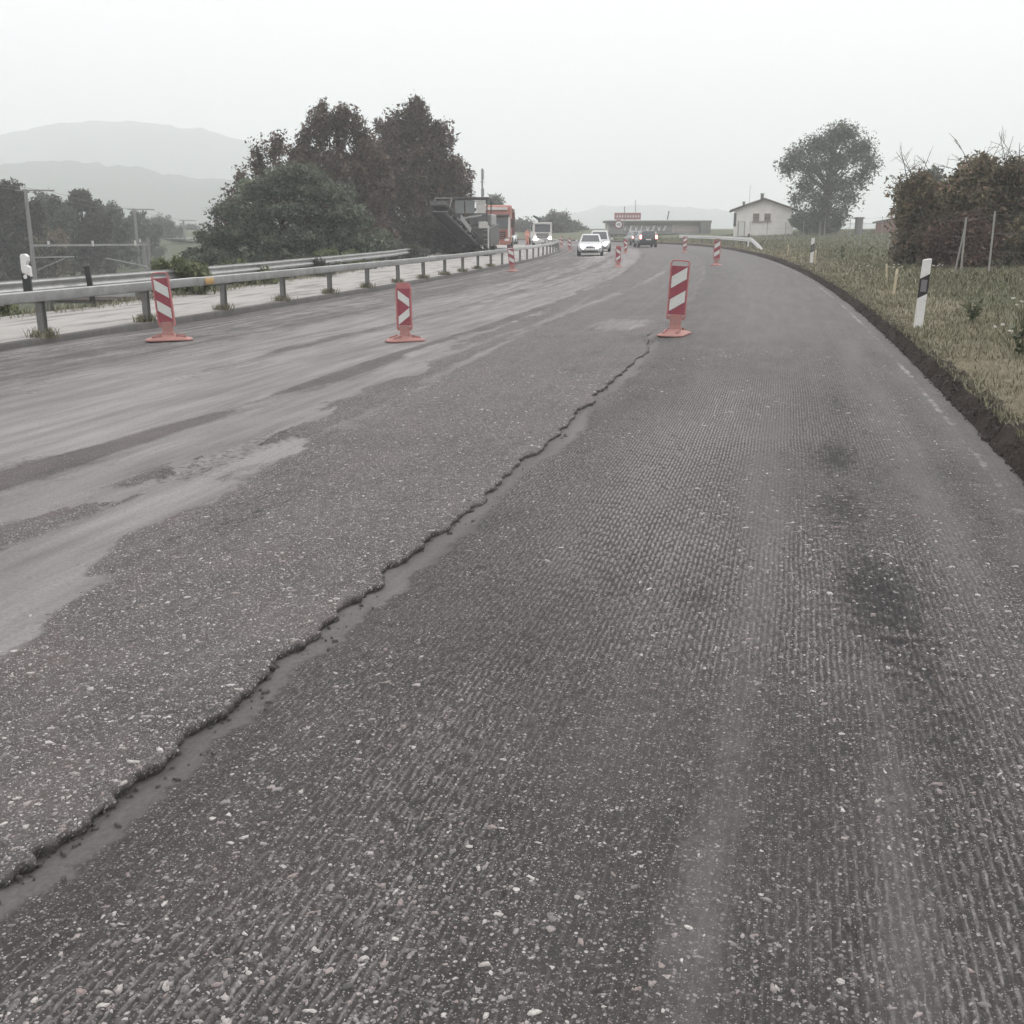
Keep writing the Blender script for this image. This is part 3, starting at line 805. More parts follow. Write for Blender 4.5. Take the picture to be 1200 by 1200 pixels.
# dark back of another post fixed to the rear barrier
dk = empty('marker_post', rp(17.2, 22.6, PAVE_Z - .05), -.2, 'black marker post leaning against the rear guardrail', 'road post')
MB().loft([[(-.07, -.03, 0), (.07, -.03, 0), (.05, .05, 0), (-.05, .05, 0)], [(-.12, -.1, 1.0), (.02, -.1, 1.02), (.0, -.03, 1.02), (-.1, -.03, 1.0)]]).build('shaft', m_black, dk, bevel=.008)
MB().loft([[(-.122, -.102, .965), (.022, -.102, .985), (.002, -.028, .985), (-.102, -.028, .965)], [(-.124, -.104, 1.015), (.024, -.104, 1.035), (.004, -.026, 1.035), (-.104, -.026, 1.015)]]).build('cap', m_galv_post, dk)
m_stake = mat('raw_pine_stake', (.50, .43, .31), .8, .15, 12, bmp=.3)
def stake(loc, h, label, lean):
    root = empty('survey_stake', loc, random.uniform(-.3, .3), label, 'stake', 'wooden survey stakes in the verge')
    root.rotation_euler = (lean[0], lean[1], 0)
    a = .022
    MB().loft([[(-a, -a, -.15), (a, -a, -.15), (a, a, -.15), (-a, a, -.15)], [(-a, -a, h - .03), (a, -a, h - .03), (a, a, h - .03), (-a, a, h - .03)], [(-a * .6, -a * .6, h), (a * .6, -a * .6, h), (a * .6, a * .6, h), (-a * .6, a * .6, h)]]).build('shaft', m_stake, root)
    MB().box((0, 0, h - .07), (a * 2.15, a * 2.15, .1)).build('paint_band', mat('stake_paint', (.60, .53, .40), .7), root)
stake(rp(-1.0, 25.3, .27), .52, 'yellow wooden stake nearest the near delineator post', (0, .06))
stake(rp(-.75, 45.6, .27), .55, 'wooden stake standing right of the farther delineator post', (.02, .03))
stake(rp(-.9, 60, .27), .55, 'most distant wooden stake, left of the farther delineator post', (0, 0))
stake(rp(-1.7, 32.5, .28), .40, 'short dark-leaning wooden stake beside white blossoms in the verge', (.05, -.1))

# ------------------------------------------------------------------ traffic beacons
m_red = mat('beacon_red_foil', (.29, .048, .075), .5, .12, 7, dirt=(.20, .12, .115), dirt_amt=.65)
m_stripe = mat('beacon_white_foil', (.66, .68, .66), .4, .06, 30, dirt=(.36, .33, .31), dirt_amt=.6)
m_frame = mat('beacon_red_frame', (.42, .14, .145), .55, .12, 8, dirt=(.45, .22, .2), dirt_amt=.5)
m_foot = mat('beacon_foot_rubber', (.38, .175, .155), .8, .2, 9, bmp=.3, dirt=(.25, .19, .175), dirt_amt=.9)
def beacon(loc, rz, label, kind, total=1.12, tilt=(0, 0), solid_top=False, foot_yaw=0.):
    """kind: '/', '\\' or '>' for the slant of the white stripes"""
    root = empty('traffic_beacon', loc, rz, label, 'traffic beacon', 'red and white beacons along the closed lane')
    k = total / 1.12
    w, z0, z1 = .245 * k, .30 * k, (1.02 if not solid_top else 1.0) * k
    tx, ty = tilt
    T = Matrix.Rotation(tx, 4, 'X') @ Matrix.Rotation(ty, 4, 'Y')
    def fin(mb, name, m, bevel=0):
        mb.v = [tuple(T @ Vector(v)) for v in mb.v]
        return mb.build(name, m, root, bevel=bevel)
    panel = fin(MB().box((0, 0, (z0 + z1) / 2), (w, .03, z1 - z0)), 'panel', m_red)
    # stripes: slabs 3 mm proud of the panel on both faces
    x0, x1 = -w / 2 + .012, w / 2 - .012
    H = z1 - z0
    def para(zl, zr, t):
        for yy, fl in ((-.0175, 1), (.0175, -1)):
            a, b_ = (zl, zr) if fl == 1 else (zl, zr)
            mb = MB().prism([(x0, a), (x1, b_), (x1, b_ + t), (x0, a + t)], yy - .003, yy + .003, 'y')
            mb.v = [tuple(T @ Vector(v)) for v in mb.v]
            o = mb.build('stripe', m_stripe, panel)
    if kind == '/':
        for q in (.07, .54): para(z0 + H * q, z0 + H * (q + .20), H * .24)
    elif kind == '\\':
        for q in (.07, .54): para(z0 + H * (q + .20), z0 + H * q, H * .24)
    else:
        para(z0 + H * .73, z0 + H * .50, H * .22)
        para(z0 + H * .02, z0 + H * .26, H * .22)
    # frame with a carrying handle on top
    f = MB()
    for sx in (-1, 1): f.box((sx * (w / 2 + .012), 0, (z0 + z1) / 2 - .02), (.024, .046, H + .06))
    fin(f, 'frame', m_frame, .006)
    hd = MB()
    r = w / 2 + .012
    arc = [(-r, z1 - .005), (-r, z1 + .045), (-r * .82, z1 + .08), (0, z1 + .088), (r * .82, z1 + .08), (r, z1 + .045), (r, z1 - .005)]
    if solid_top:
        hd.prism(arc + [(-r, z1 - .005)][:0], -.018, .018, 'y')
    else:
        hd.tube([(a, 0, b_) for a, b_ in arc], .014, 6)
    fin(hd, 'handle', m_frame)
    st = MB()
    st.loft([[(-.10 * k, -.05, .09), (.10 * k, -.05, .09), (.10 * k, .05, .09), (-.10 * k, .05, .09)], [(-.085 * k, -.032, .16), (.085 * k, -.032, .16), (.085 * k, .032, .16), (-.085 * k, .032, .16)],
             [(-.085 * k, -.022, z0 + .004), (.085 * k, -.022, z0 + .004), (.085 * k, .022, z0 + .004), (-.085 * k, .022, z0 + .004)]])
    st.box((0, 0, z0 - .05), (w + .03, .034, .06))
    fin(st, 'stem', m_foot, .006)
    ft = MB()
    a, c = .38 * k, .20 * k
    oct_ = lambda q, z: [(-a * q, -c * .55 * q, z), (-a * .82 * q, -c * q, z), (a * .82 * q, -c * q, z), (a * q, -c * .55 * q, z), (a * q, c * .55 * q, z), (a * .82 * q, c * q, z), (-a * .82 * q, c * q, z), (-a * q, c * .55 * q, z)]
    ft.loft([oct_(.99, .0), oct_(1, .018), oct_(.95, .028), oct_(.45, .075), oct_(.3, .095)])
    foot = ft.build('foot', m_foot, root, bevel=.004)
    foot.rotation_euler = (0, 0, foot_yaw)
    for sx in (-1, 1):
        for q in (-.5, .5):
            MB().loft([[(sx * a * .3, c * q - .016, .06), (sx * a * .3, c * q + .016, .06), (sx * a * .3, c * q + .016, .105), (sx * a * .3, c * q - .016, .105)],
                       [(sx * a * .72, c * q - .016, .045), (sx * a * .72, c * q + .016, .045), (sx * a * .72, c * q + .016, .068), (sx * a * .72, c * q - .016, .068)]]).build('rib', m_foot, foot)
    return root
def rz_u(u, s): return float(road_z(u)) + (float(step_h(s)) if u > edge_u(s) else 0)
for (u, s, kind, tot, yaw, tilt, solid, fyaw, label) in (
    (11.59, 16.1, '\\', 1.13, -.05, (.03, -.06), False, .35, 'left leaning beacon with falling stripes in front of the kerb guardrail'),
    (7.40, 16.1, '>', .93, -.08, (.0, -.01), True, .55, 'arrow-striped beacon standing on the old lane between two striped ones'),
    (3.26, 17.7, '/', 1.22, -.16, (0, .05), False, 1.35, 'tallest near beacon with rising stripes at the end of the torn asphalt edge'),
    (12.14, 48.9, '\\', 1.10, .0, (0, -.12), False, 1.2, 'beacon with falling stripes beside the guardrail in front of the truck'),
    (7.66, 52.8, '>', 1.0, .0, (0, 0), True, 1.3, 'arrow-striped beacon just right of the oncoming white car'),
    (3.03, 53.3, '/', 1.25, -.1, (0, .02), False, 1.3, 'beacon with rising stripes alone on the milled lane near the verge'),
    (3.87, 82.3, '/', 1.2, 0, (0, .03), False, 1.4, 'small distant beacon with rising stripes right of the dark car'),
    (8.18, 82.9, '>', 1.05, 0, (0, 0), True, 1.4, 'small distant arrow-striped beacon between white cars and dark car'),
    (12.75, 97.2, '\\', 1.15, 0, (0, -.05), False, 1.4, 'small distant beacon with falling stripes left of the white cars'),
    (12.0, 118.0, '\\', 1.15, 0, (0, -.03), False, 1.4, 'tiny leftmost distant beacon at the end of the guardrail'),
):
    x, y = w_at(u, s)
    beacon((float(x), float(y), rz_u(u, s) + (.012 if s < 20 else 0)), yaw, label, kind, tot, tilt, solid, fyaw)

# ------------------------------------------------------------------ vehicles
m_glass = mat('car_glass', (.03, .035, .04), .08, .1, 2, spec=.8)
m_tyre = mat('tyre_rubber', (.018, .018, .018), .85, .2, 8)
m_rim = mat('wheel_rim', (.35, .35, .36), .35, .1, 8, metal=.7)
m_trim = mat('dark_trim', (.025, .025, .027), .6, .15, 6)
m_plate = mat('number_plate', (.7, .7, .68), .5, .05, 8)
m_head = emit('lit_headlight', (1., .98, .94), 70.)
m_tail = emit('lit_tail_light', (1., .2, .16), 6.0)
m_amber = emit('lit_amber_lamp', (1., .45, .1), 2.)
def wheel(parent, x, y, r, wd, name='wheel'):
    sx = 1 if x > 0 else -1
    w = MB().disc((x, y, r), r * .62, wd * .9, 'x', 18).build(name, m_rim, parent)
    rings = []
    for (q, rr_) in ((-.5, .62), (-.5, .92), (-.36, 1.), (.36, 1.), (.5, .92), (.5, .62)):
        rings.append([(x + q * wd, y + r * rr_ * math.cos(a), r + r * rr_ * math.sin(a)) for a in [2 * PI * i / 22 for i in range(22)]])
    MB().loft(rings, caps=False).build('tyre', m_tyre, w, smooth=False)
    for i in range(5):
        a = 2 * PI * i / 5
        MB().box((x + sx * wd * .47, y + r * .34 * math.cos(a), r + r * .34 * math.sin(a)), (.02, r * .5, r * .16), rx=a).build('spoke', m_rim, w)
    return w
def quad_panel(parent, name, pts, m, out, t=.012):
    """a thin pane on four points, standing a little proud of the body"""
    P = [Vector(p) for p in pts]
    n = (P[1] - P[0]).cross(P[3] - P[0]).normalized()
    if n.dot(Vector(out)) < 0: n = -n
    return MB().loft([[p - n * t for p in P], [p + n * .006 for p in P]]).build(name, m, parent)
def car(loc, rz, label, paint, L=4.35, W=1.76, H=1.46, front_lit=True, rear_lit=False, estate=False):
    root = empty('car', loc, rz, label, 'car', 'cars on the road')
    hw = W / 2
    st = [(0, .40, .60, .70), (.012, .30, .68, .80), (.05, .22, .75, .92), (.14, .20, .84, .985), (.27, .19, .93, 1.), (.5, .19, .95, 1.), (.78, .20, .98, .995), (.93, .22, .98, .96), (.985, .30, .93, .90), (1, .42, .82, .82)]
    rings = []
    for f, zb, zt, q in st:
        y = -L / 2 + f * L; h = hw * q
        half = [(h * .86, zb), (h * .97, zb + .07), (h, zb + (zt - zb) * .45), (h * .985, zb + (zt - zb) * .72), (h * .92, zt - .035), (h * .74, zt)]
        rings.append([(x, y, z) for x, z in half] + [(-x, y, z) for x, z in half[::-1]])
    body = MB().loft(rings).build('body', paint, root, smooth=True)
    body.modifiers.new('sub', 'SUBSURF').levels = 1; body.modifiers['sub'].render_levels = 1
    # cabin
    yA, yB = -L / 2 + .27 * L, -L / 2 + .44 * L
    yC, yD = (-L / 2 + .93 * L, -L / 2 + .985 * L) if estate else (-L / 2 + .76 * L, -L / 2 + .93 * L)
    zb, zt = .90, H - .05
    b_, t_ = hw * .90, hw * .69
    base = [(-b_ * .92, yA), (b_ * .92, yA), (b_, yA + .5), (b_, yD - .4), (b_ * .9, yD), (-b_ * .9, yD), (-b_, yD - .4), (-b_, yA + .5)]
    top = [(-t_ * .94, yB), (t_ * .94, yB), (t_, yB + .25), (t_, yC - .25), (t_ * .94, yC), (-t_ * .94, yC), (-t_, yC - .25), (-t_, yB + .25)]
    rf = [(x * .86, (y - (yB + yC) / 2) * .88 + (yB + yC) / 2) for x, y in top]
    MB().loft([[(x, y, zb) for x, y in base], [(x, y, zt) for x, y in top], [(x, y, H) for x, y in rf]]).build('cabin', paint, root, bevel=.02)
    def pt(i, f): return (base[i][0] * (1 - f) + top[i][0] * f, base[i][1] * (1 - f) + top[i][1] * f, zb * (1 - f) + zt * f)
    def lerp(p, q, f): return tuple(a * (1 - f) + b2 * f for a, b2 in zip(p, q))
    def pane(name, i, j, a0, a1, f0, f1, out):
        quad_panel(root, name, [lerp(pt(i, f0), pt(j, f0), a0), lerp(pt(i, f0), pt(j, f0), a1), lerp(pt(i, f1), pt(j, f1), a1), lerp(pt(i, f1), pt(j, f1), a0)], m_glass, out)
    pane('windscreen', 0, 1, .05, .95, .10, .93, (0, -1, .3))
    pane('rear_window', 4, 5, .08, .92, .22 if estate else .12, .9, (0, 1, .3))
    for i, j, ox in ((2, 3, 1), (7, 6, -1)):
        pane('side_window', i, j, .02, .46, .12, .9, (ox, 0, .2)); pane('side_window', i, j, .52, .93, .12, .9, (ox, 0, .2))
    ry, fy = L / 2, -L / 2
    for sx in (-1, 1):
        hl = MB().loft([[(sx * (hw * .56 + q * .15), fy - .03 + .07 * abs(q), .635 + .095 * math.sin(a) * (1 - .25 * q)) for q, a in ((math.cos(t), t) for t in [2 * PI * i / 14 for i in range(14)])],
                        [(sx * (hw * .58 + q * .16), fy + .30 + .06 * abs(q), .66 + .10 * math.sin(a)) for q, a in ((math.cos(t), t) for t in [2 * PI * i / 14 for i in range(14)])]]).build('headlight', m_head if front_lit else m_glass, root)
        MB().box((sx * hw * .82, ry - .075, .80 if not estate else .95), (hw * .20, .10, .19 if not estate else .36)).build('tail_light', m_tail if rear_lit else mat('tail_lens', (.25, .02, .02), .3), root, bevel=.02)
        mr = MB().box((sx * (hw + .08), yA + .38, 1.0), (.17, .10, .13)).build('mirror', paint, root, bevel=.03)
        for y in (-L / 2 + .185 * L, -L / 2 + .79 * L):
            MB().disc((sx * (hw - .035), y, .34), .355, .06, 'x', 22).build('wheel_arch', m_trim, root)
            wheel(root, sx * (hw - .085), y, .305, .19)
    MB().box((0, fy + .03, .60), (.62, .06, .085)).build('grille', m_trim, root, bevel=.02)
    MB().box((0, fy + .05, .33), (1.15, .09, .10)).build('air_intake', m_trim, root, bevel=.02)
    MB().box((0, fy - .0, .46), (.50, .04, .11)).build('number_plate', m_plate, root)
    MB().box((0, ry - .02, .72 if estate else .62), (.50, .05, .11)).build('number_plate', m_plate, root)
    MB().box((0, ry - .05, .42), (1.45, .16, .17)).build('rear_bumper', m_trim, root, bevel=.03)
    return root
m_white_paint = mat('white_car_paint', (.58, .59, .60), .3, .03, 2, coat=.5)
m_dark_paint = mat('dark_car_paint', (.022, .024, .028), .3, .1, 2, coat=.6)
m_grey_paint = mat('grey_car_paint', (.16, .16, .17), .35, .1, 2, coat=.5)
def place(u, s, dz=0.): x, y = w_at(u, s); return (float(x), float(y), rz_u(u, s) + dz)
car(place(10.6, 77.6, .012), -head(77) + .03, 'white car with lit headlights driving towards the viewer, nearest of the oncoming cars', m_white_paint)
car(place(10.25, 91, .012), -head(90) - .02, 'white taller car half hidden behind the nearest oncoming car', m_white_paint, L=4.5, W=1.82, H=1.66)
car(place(5.1, 107.5, .012), -head(107) + PI, 'dark hatchback with lit tail lights driving away in the open lane', m_dark_paint, L=4.2, W=1.80, H=1.52, front_lit=False, rear_lit=True, estate=True)
car(place(3.75, 120, .012), -head(119) + PI, 'grey car with lit tail lights mostly hidden ahead of the dark hatchback', m_grey_paint, front_lit=False, rear_lit=True)
car((-.35, 126., PAVE_Z + .012), -.1, 'small white parked car seen just right of the orange truck', m_white_paint, L=4.0, front_lit=False)

m_orange = mat('orange_truck_paint', (.36, .125, .09), .45, .15, 1.5, dirt=(.25, .14, .11), dirt_amt=.6)
m_orange_dk = mat('dark_red_tipper', (.16, .045, .04), .6, .2, 1.5, dirt=(.12, .09, .08), dirt_amt=.5)
m_pale = mat('pale_truck_paint', (.66, .64, .62), .5, .08, 2, dirt=(.4, .36, .33), dirt_amt=.4)
def truck(loc, rz, label, paint, accent, bodym, H=3.55, lit=False, length=8., bed='tipper'):
    root = empty('truck', loc, rz, label, 'truck', 'lorries of the roadworks')
    W = 2.5; d = 2.0
    side = [(0.0, .55), (-.06, .95), (-.05, 1.55), (.10, 2.75), (.35, H - .12), (.7, H), (d, H - .02), (d, .55)]
    MB().prism([(y, z) for y, z in side], -W / 2, W / 2, 'x').build('cab', paint, root, bevel=.06)
    quad_panel(root, 'windscreen', [(-1.12, -.045, 1.72), (1.12, -.045, 1.72), (1.08, .085, 2.66), (-1.08, .085, 2.66)], m_glass, (0, -1, .1))
    MB().box((0, -.06, 2.82), (2.3, .34, .16), rx=-.3).build('sun_visor', m_trim if paint is m_orange else paint, root, bevel=.03)
    MB().box((0, .16, H - .32), (1.9, .12, .22)).build('roof_sign', accent, root, bevel=.03)
    for sx in (-1, 1):
        MB().prism([(sx * 1.20, 1.0), (sx * 1.0, 1.0), (sx * 1.02, 2.9), (sx * 1.2, 2.9)], -.075, -.045, 'y').build('corner_stripe', accent, root)
        MB().box((sx * .92, -.12, .80), (.42, .10, .22)).build('headlight', m_head if lit else m_plate, root, bevel=.03)
        mr = MB().box((sx * 1.42, .02, 2.2), (.20, .12, .62)).build('mirror', m_trim, root, bevel=.03)
        MB().tube([(sx * 1.25, .05, 2.55), (sx * 1.42, .02, 2.5)], .02).build('bracket', m_trim, mr)
        for y in (.95, length - 2.6, length - 1.3): wheel(root, sx * 1.05, y, .5, .32)
        quad_panel(root, 'side_window', [(sx * 1.255, .35, 1.8), (sx * 1.255, 1.5, 1.8), (sx * 1.255, 1.5, 2.6), (sx * 1.255, .45, 2.6)], m_glass, (sx, 0, 0))
    g = MB().box((0, -.07, 1.25), (1.6, .06, .70)).build('grille', m_trim, root, bevel=.03)
    for k in range(4): MB().box((0, -.115, 1.0 + k * .17), (1.5, .04, .05)).build('grille_slat', paint, g)
    MB().box((0, -.10, .55), (2.44, .24, .34)).build('bumper', paint, root, bevel=.05)
    MB().box((0, -.225, .55), (.52, .03, .12)).build('number_plate', m_plate, root)
    MB().box((0, (d + length) / 2, .85), (.9, length - d + .3, .25)).build('chassis', m_trim, root)
    if bed == 'tipper':
        b = MB().prism([(-1.25, 1.15), (1.25, 1.15), (1.28, H - .25), (1.2, H - .25), (1.17, 1.3), (-1.17, 1.3), (-1.2, H - .25), (-1.28, H - .25)], d + .25, length, 'y').build('tipper_body', bodym, root)
        MB().box((0, d + .22, (H + 1.0) / 2), (2.5, .08, H - 1.35)).build('headboard', bodym, b)
        for k in range(5):
            for sx in (-1, 1): MB().box((sx * 1.30, d + .7 + k * 1.1, 2.2), (.08, .12, 2.0)).build('side_rib', bodym, b)
    else:
        b = MB().box((0, (d + length) / 2 + .2, 1.2), (2.45, length - d - .3, .18)).build('flat_bed', bodym, root, bevel=.02)
        c = MB(); c.tube([(0, d + .5, 1.2), (0, d + .5, 3.3)], .16, 8); c.tube([(0, d + .5, 3.2), (-.7, d + .9, 3.75), (.5, d + 1.4, 3.3)], .12, 8)
        c.build('loading_crane', m_trim, root)
        for sx in (-1, 1):
            MB().tube([(sx * .7, .6, H), (sx * .7, .6, H + .22)], .1, 10).build('beacon_lamp', m_amber, root)
        MB().box((0, .62, H + .06), (1.7, .25, .1)).build('light_bar', m_trim, root, bevel=.02)
    return root
truck((-1.35, 97, PAVE_Z), -.04, 'orange lorry with white stripes and barred grille parked behind the milling machine', m_orange, m_pale, m_orange_dk, 3.75)
tw = place(12.4, 128)
wl = truck(tw, -head(128) - .05, 'white lorry with lit headlights and roof lamps beyond the worker', m_pale, m_pale, m_galv, 2.55, True, 7., 'crane')
wl.scale = (.86, .86, .86)

# cold milling machine
m_mach = mat('grimy_machine_steel', (.040, .040, .042), .6, .35, 2, dirt=(.14, .125, .11), dirt_amt=.5)
m_mach_lt = mat('worn_light_steel', (.27, .27, .27), .5, .2, 3, dirt=(.16, .15, .14), dirt_amt=.5)
m_mach_wh = mat('dusty_white_panel', (.56, .55, .53), .6, .1, 2, dirt=(.3, .27, .25), dirt_amt=.5)
mm = empty('milling_machine', (-2.45, 75, PAVE_Z), -.08, 'dark road milling machine with raised conveyor and flat canopy by the trees', 'milling machine')
MB().prism([(-1.0, .7), (-1.15, 1.2), (-1.1, 1.75), (-.2, 1.95), (1.2, 1.95), (5.2, 2.1), (5.4, 1.2), (5.2, .7)], -1.1, 1.1, 'x').build('chassis', m_mach, mm, bevel=.05)
MB().box((.25, 2.6, 2.35), (1.5, 3.4, .75)).build('engine_hood', m_mach_lt, mm, bevel=.08)
MB().box((.62, -1.13, 2.0), (.6, .06, .42)).build('front_panel', m_mach_wh, mm, bevel=.02)
MB().box((.98, -1.2, 1.25), (.10, .08, 1.5)).build('ladder_rail', m_mach_wh, mm)
for k in range(4): MB().box((.82, -1.2, .75 + k * .3), (.34, .06, .04)).build('ladder_rung', m_mach_lt, mm)
rf = MB().box((-.25, .6, 3.72), (2.5, 3.2, .12)).build('canopy_roof', m_mach, mm, bevel=.03)
for px_, py_ in ((-1.3, -.8), (.85, -.8), (-1.3, 2.0), (.85, 2.0)): MB().tube([(px_, py_, 1.9), (px_, py_, 3.68)], .045).build('canopy_post', m_mach, mm)
m_weather = mat('clouded_panel', (.19, .20, .20), .3, .2, 2)
for k in range(3): MB().box((-1.0 + k * .72, -.82, 3.15), (.62, .03, .85)).build('weather_panel', m_weather if k < 2 else m_mach_wh, mm)
MB().tube([(-1.3, -.82, 2.72), (.85, -.82, 2.72)], .035).build('hand_rail', m_mach, mm)
for (tx_, ty_) in ((-.8, -.5), (.8, -.5), (-.8, 4.4), (.8, 4.4)):
    t_ = MB().prism([(ty_ - .85, .12), (ty_ - .7, 0), (ty_ + .7, 0), (ty_ + .85, .12), (ty_ + .8, .42), (ty_ + .45, .58), (ty_ - .45, .58), (ty_ - .8, .42)], tx_ - .17, tx_ + .17, 'x').build('crawler_track', m_tyre, mm, bevel=.03)
    MB().box((tx_, ty_, .75), (.18, .22, .5)).build('lifting_column', m_mach_lt, t_)
cb = Vector((-.2, -1.0, 1.0)); ct = Vector((-1.75, -4.9, 2.95))
dv = (ct - cb); ln = dv.length; dn = dv.normalized(); sd = dn.cross(Vector((0, 0, 1))).normalized(); up = sd.cross(dn)
def cpt(a, b_, c): return cb + dn * (a * ln) + sd * b_ + up * c
def beam(mb, p, q, t, h): 
    o = lambda P: [P + sd * (-t) + up * (-h), P + sd * t + up * (-h), P + sd * t + up * h, P + sd * (-t) + up * h]
    mb.loft([o(p), o(q)])
cf = MB()
for b_ in (-.52, .52):
    beam(cf, cpt(0, b_, .26), cpt(1, b_, .26), .05, .06); beam(cf, cpt(0, b_, -.26), cpt(1, b_, -.26), .05, .06)
    for k in range(8):
        beam(cf, cpt(k / 8, b_, -.26 if k % 2 else .26), cpt((k + 1) / 8, b_, .26 if k % 2 else -.26), .035, .035)
conv = cf.build('conveyor_frame', m_mach, mm)
bl = MB(); beam(bl, cpt(0, 0, .08), cpt(1.01, 0, .08), .45, .03); bl.build('belt', m_tyre, conv)
bl = MB(); beam(bl, cpt(0, 0, -.2), cpt(1., 0, -.2), .45, .02); bl.build('belt', m_tyre, conv)
for k in range(7):
    rl = MB(); rl.tube([cpt(.06 + k * .15, -.5, -.1), cpt(.06 + k * .15, .5, -.1)], .06, 8); rl.build('roller', m_mach_lt, conv)
sk = MB(); beam(sk, cpt(.28, -.58, .12), cpt(.62, -.58, .30), .03, .17); sk.build('side_guard', m_mach_lt, conv)
hood_ = MB(); beam(hood_, cpt(.93, 0, .35), cpt(1.06, 0, .28), .56, .14); hood_.build('discharge_hood', m_mach, conv)
MB().tube([(-1.2, -1.1, 2.6), tuple(cpt(.55, -.45, .2))], .07, 8).build('hydraulic_ram', m_mach_lt, mm)
MB().tube([(.5, -1.1, 2.6), tuple(cpt(.55, .45, .2))], .07, 8).build('hydraulic_ram', m_mach_lt, mm)
fr = MB()
for a_, b2 in (((-.6, .55), (-.6, 1.15)), ((.6, .55), (.6, 1.15)), ((-.6, 1.15), (.6, 1.15))):
    fr.tube([tuple(cpt(.95, a_[0], a_[1] - .3)), tuple(cpt(.95, b2[0], b2[1] - .3))], .04)
fr.build('lamp_bracket', m_mach_lt, conv)

# ------------------------------------------------------------------ worker in orange
def person(loc, rz, label):
    root = empty('person', loc, rz, label, 'person')
    J = {'pelvis': (0, 0, .95), 'waist': (0, -.01, 1.12), 'chest': (0, 0, 1.32), 'neck': (0, -.01, 1.50), 'chin': (0, -.03, 1.58), 'head': (0, -.03, 1.68), 'crown': (0, -.02, 1.76),
         'hipL': (.10, 0, .90), 'kneeL': (.12, -.05, .50), 'ankL': (.13, .03, .09), 'toeL': (.15, -.14, .04), 'hipR': (-.10, 0, .90), 'kneeR': (-.13, -.02, .50), 'ankR': (-.15, .06, .09), 'toeR': (-.19, -.10, .04),
         'shL': (.19, 0, 1.42), 'elL': (.27, .05, 1.14), 'wrL': (.26, -.08, .92), 'haL': (.25, -.11, .84), 'shR': (-.19, 0, 1.42), 'elR': (-.28, .03, 1.15), 'wrR': (-.24, -.16, 1.0), 'haR': (-.21, -.22, .95)}
    rad = {'pelvis': .155, 'waist': .145, 'chest': .17, 'neck': .058, 'chin': .078, 'head': .098, 'crown': .07, 'hipL': .10, 'kneeL': .072, 'ankL': .058, 'toeL': .042, 'shL': .078, 'elL': .056, 'wrL': .042, 'haL': .032}
    for k in list(rad):
        if k.endswith('L'): rad[k[:-1] + 'R'] = rad[k]
    E = [('pelvis', 'waist'), ('waist', 'chest'), ('chest', 'neck'), ('neck', 'chin'), ('chin', 'head'), ('head', 'crown')]
    for s in 'LR': E += [('pelvis', 'hip' + s), ('hip' + s, 'knee' + s), ('knee' + s, 'ank' + s), ('ank' + s, 'toe' + s), ('chest', 'sh' + s), ('sh' + s, 'el' + s), ('el' + s, 'wr' + s), ('wr' + s, 'ha' + s)]
    for s, sx in (('L', 1), ('R', -1)):
        h = Vector(J['ha' + s])
        for q, (dx, ln_) in enumerate(((-.026, .060), (-.009, .068), (.009, .064), (.026, .052))):
            a, b_ = 'f%d%s' % (q, s), 'g%d%s' % (q, s)
            J[a] = (h.x + .3 * dx, h.y + dx, h.z - .035); J[b_] = (h.x - sx * .012, h.y + dx, h.z - .035 - ln_)
            rad[a] = .010; rad[b_] = .008
            E += [('ha' + s, a), (a, b_)]
        J['t' + s] = (h.x - sx * .02, h.y - .05, h.z - .03); rad['t' + s] = .010; E.append(('ha' + s, 't' + s))
    names = list(J); idx = {k: i for i, k in enumerate(names)}
    me = bpy.data.meshes.new('tmp'); me.from_pydata([J[k] for k in names], [(idx[a], idx[b_]) for a, b_ in E], [])
    o = bpy.data.objects.new('tmp', me); COL.objects.link(o)
    o.modifiers.new('skin', 'SKIN')
    sv = me.skin_vertices[0].data
    for k in names:
        sv[idx[k]].radius = (rad[k], rad[k] * (.75 if k in ('chest', 'waist', 'pelvis') else 1)); sv[idx[k]].use_root = (k == 'pelvis')
    o.modifiers.new('sub', 'SUBSURF').render_levels = 1
    o.modifiers['sub'].levels = 1
    dg = bpy.context.evaluated_depsgraph_get()
    m2 = bpy.data.meshes.new_from_object(o.evaluated_get(dg))
    bpy.data.objects.remove(o)
    m2.name = 'body'; m2.materials.clear()
    for m in (mat('orange_workwear', (.62, .22, .17), .8, .12, 5), mat('skin', (.42, .25, .19), .6, .05, 5), mat('work_boots', (.03, .027, .025), .7), mat('hair', (.03, .025, .02), .8)): m2.materials.append(m)
    for p in m2.polygons:
        c = p.center; p.use_smooth = True
        hand = min((Vector(c) - Vector(J['haL'])).length, (Vector(c) - Vector(J['haR'])).length) < .10 and c.z < 1.03
        p.material_index = 2 if c.z < .10 else (3 if (c.z > 1.70 or (c.z > 1.62 and c.y > .02)) else (1 if (c.z > 1.50 or hand) else 0))
    b = bpy.data.objects.new('body', m2); COL.objects.link(b); b.parent = root
    MB().loft([[(-.016, -.115, 1.655), (.016, -.115, 1.655), (.008, -.11, 1.70), (-.008, -.11, 1.70)], [(-.008, -.15, 1.652), (.008, -.15, 1.652), (.005, -.125, 1.695), (-.005, -.125, 1.695)]]).build('nose', m2.materials[1], root)
    for sx in (-1, 1): MB().box((sx * .098, -.02, 1.66), (.02, .04, .06)).build('ear', m2.materials[1], root, bevel=.008)
    rb_ = MB()
    ring = lambda z, q: [(math.cos(a) * .205 * q, math.sin(a) * .158 * q - .005, z) for a in [2 * PI * i / 18 for i in range(18)]]
    rb_.loft([ring(1.13, 1.0), ring(1.19, 1.0)], caps=False).build('reflective_band', m_plate, root)
    return root
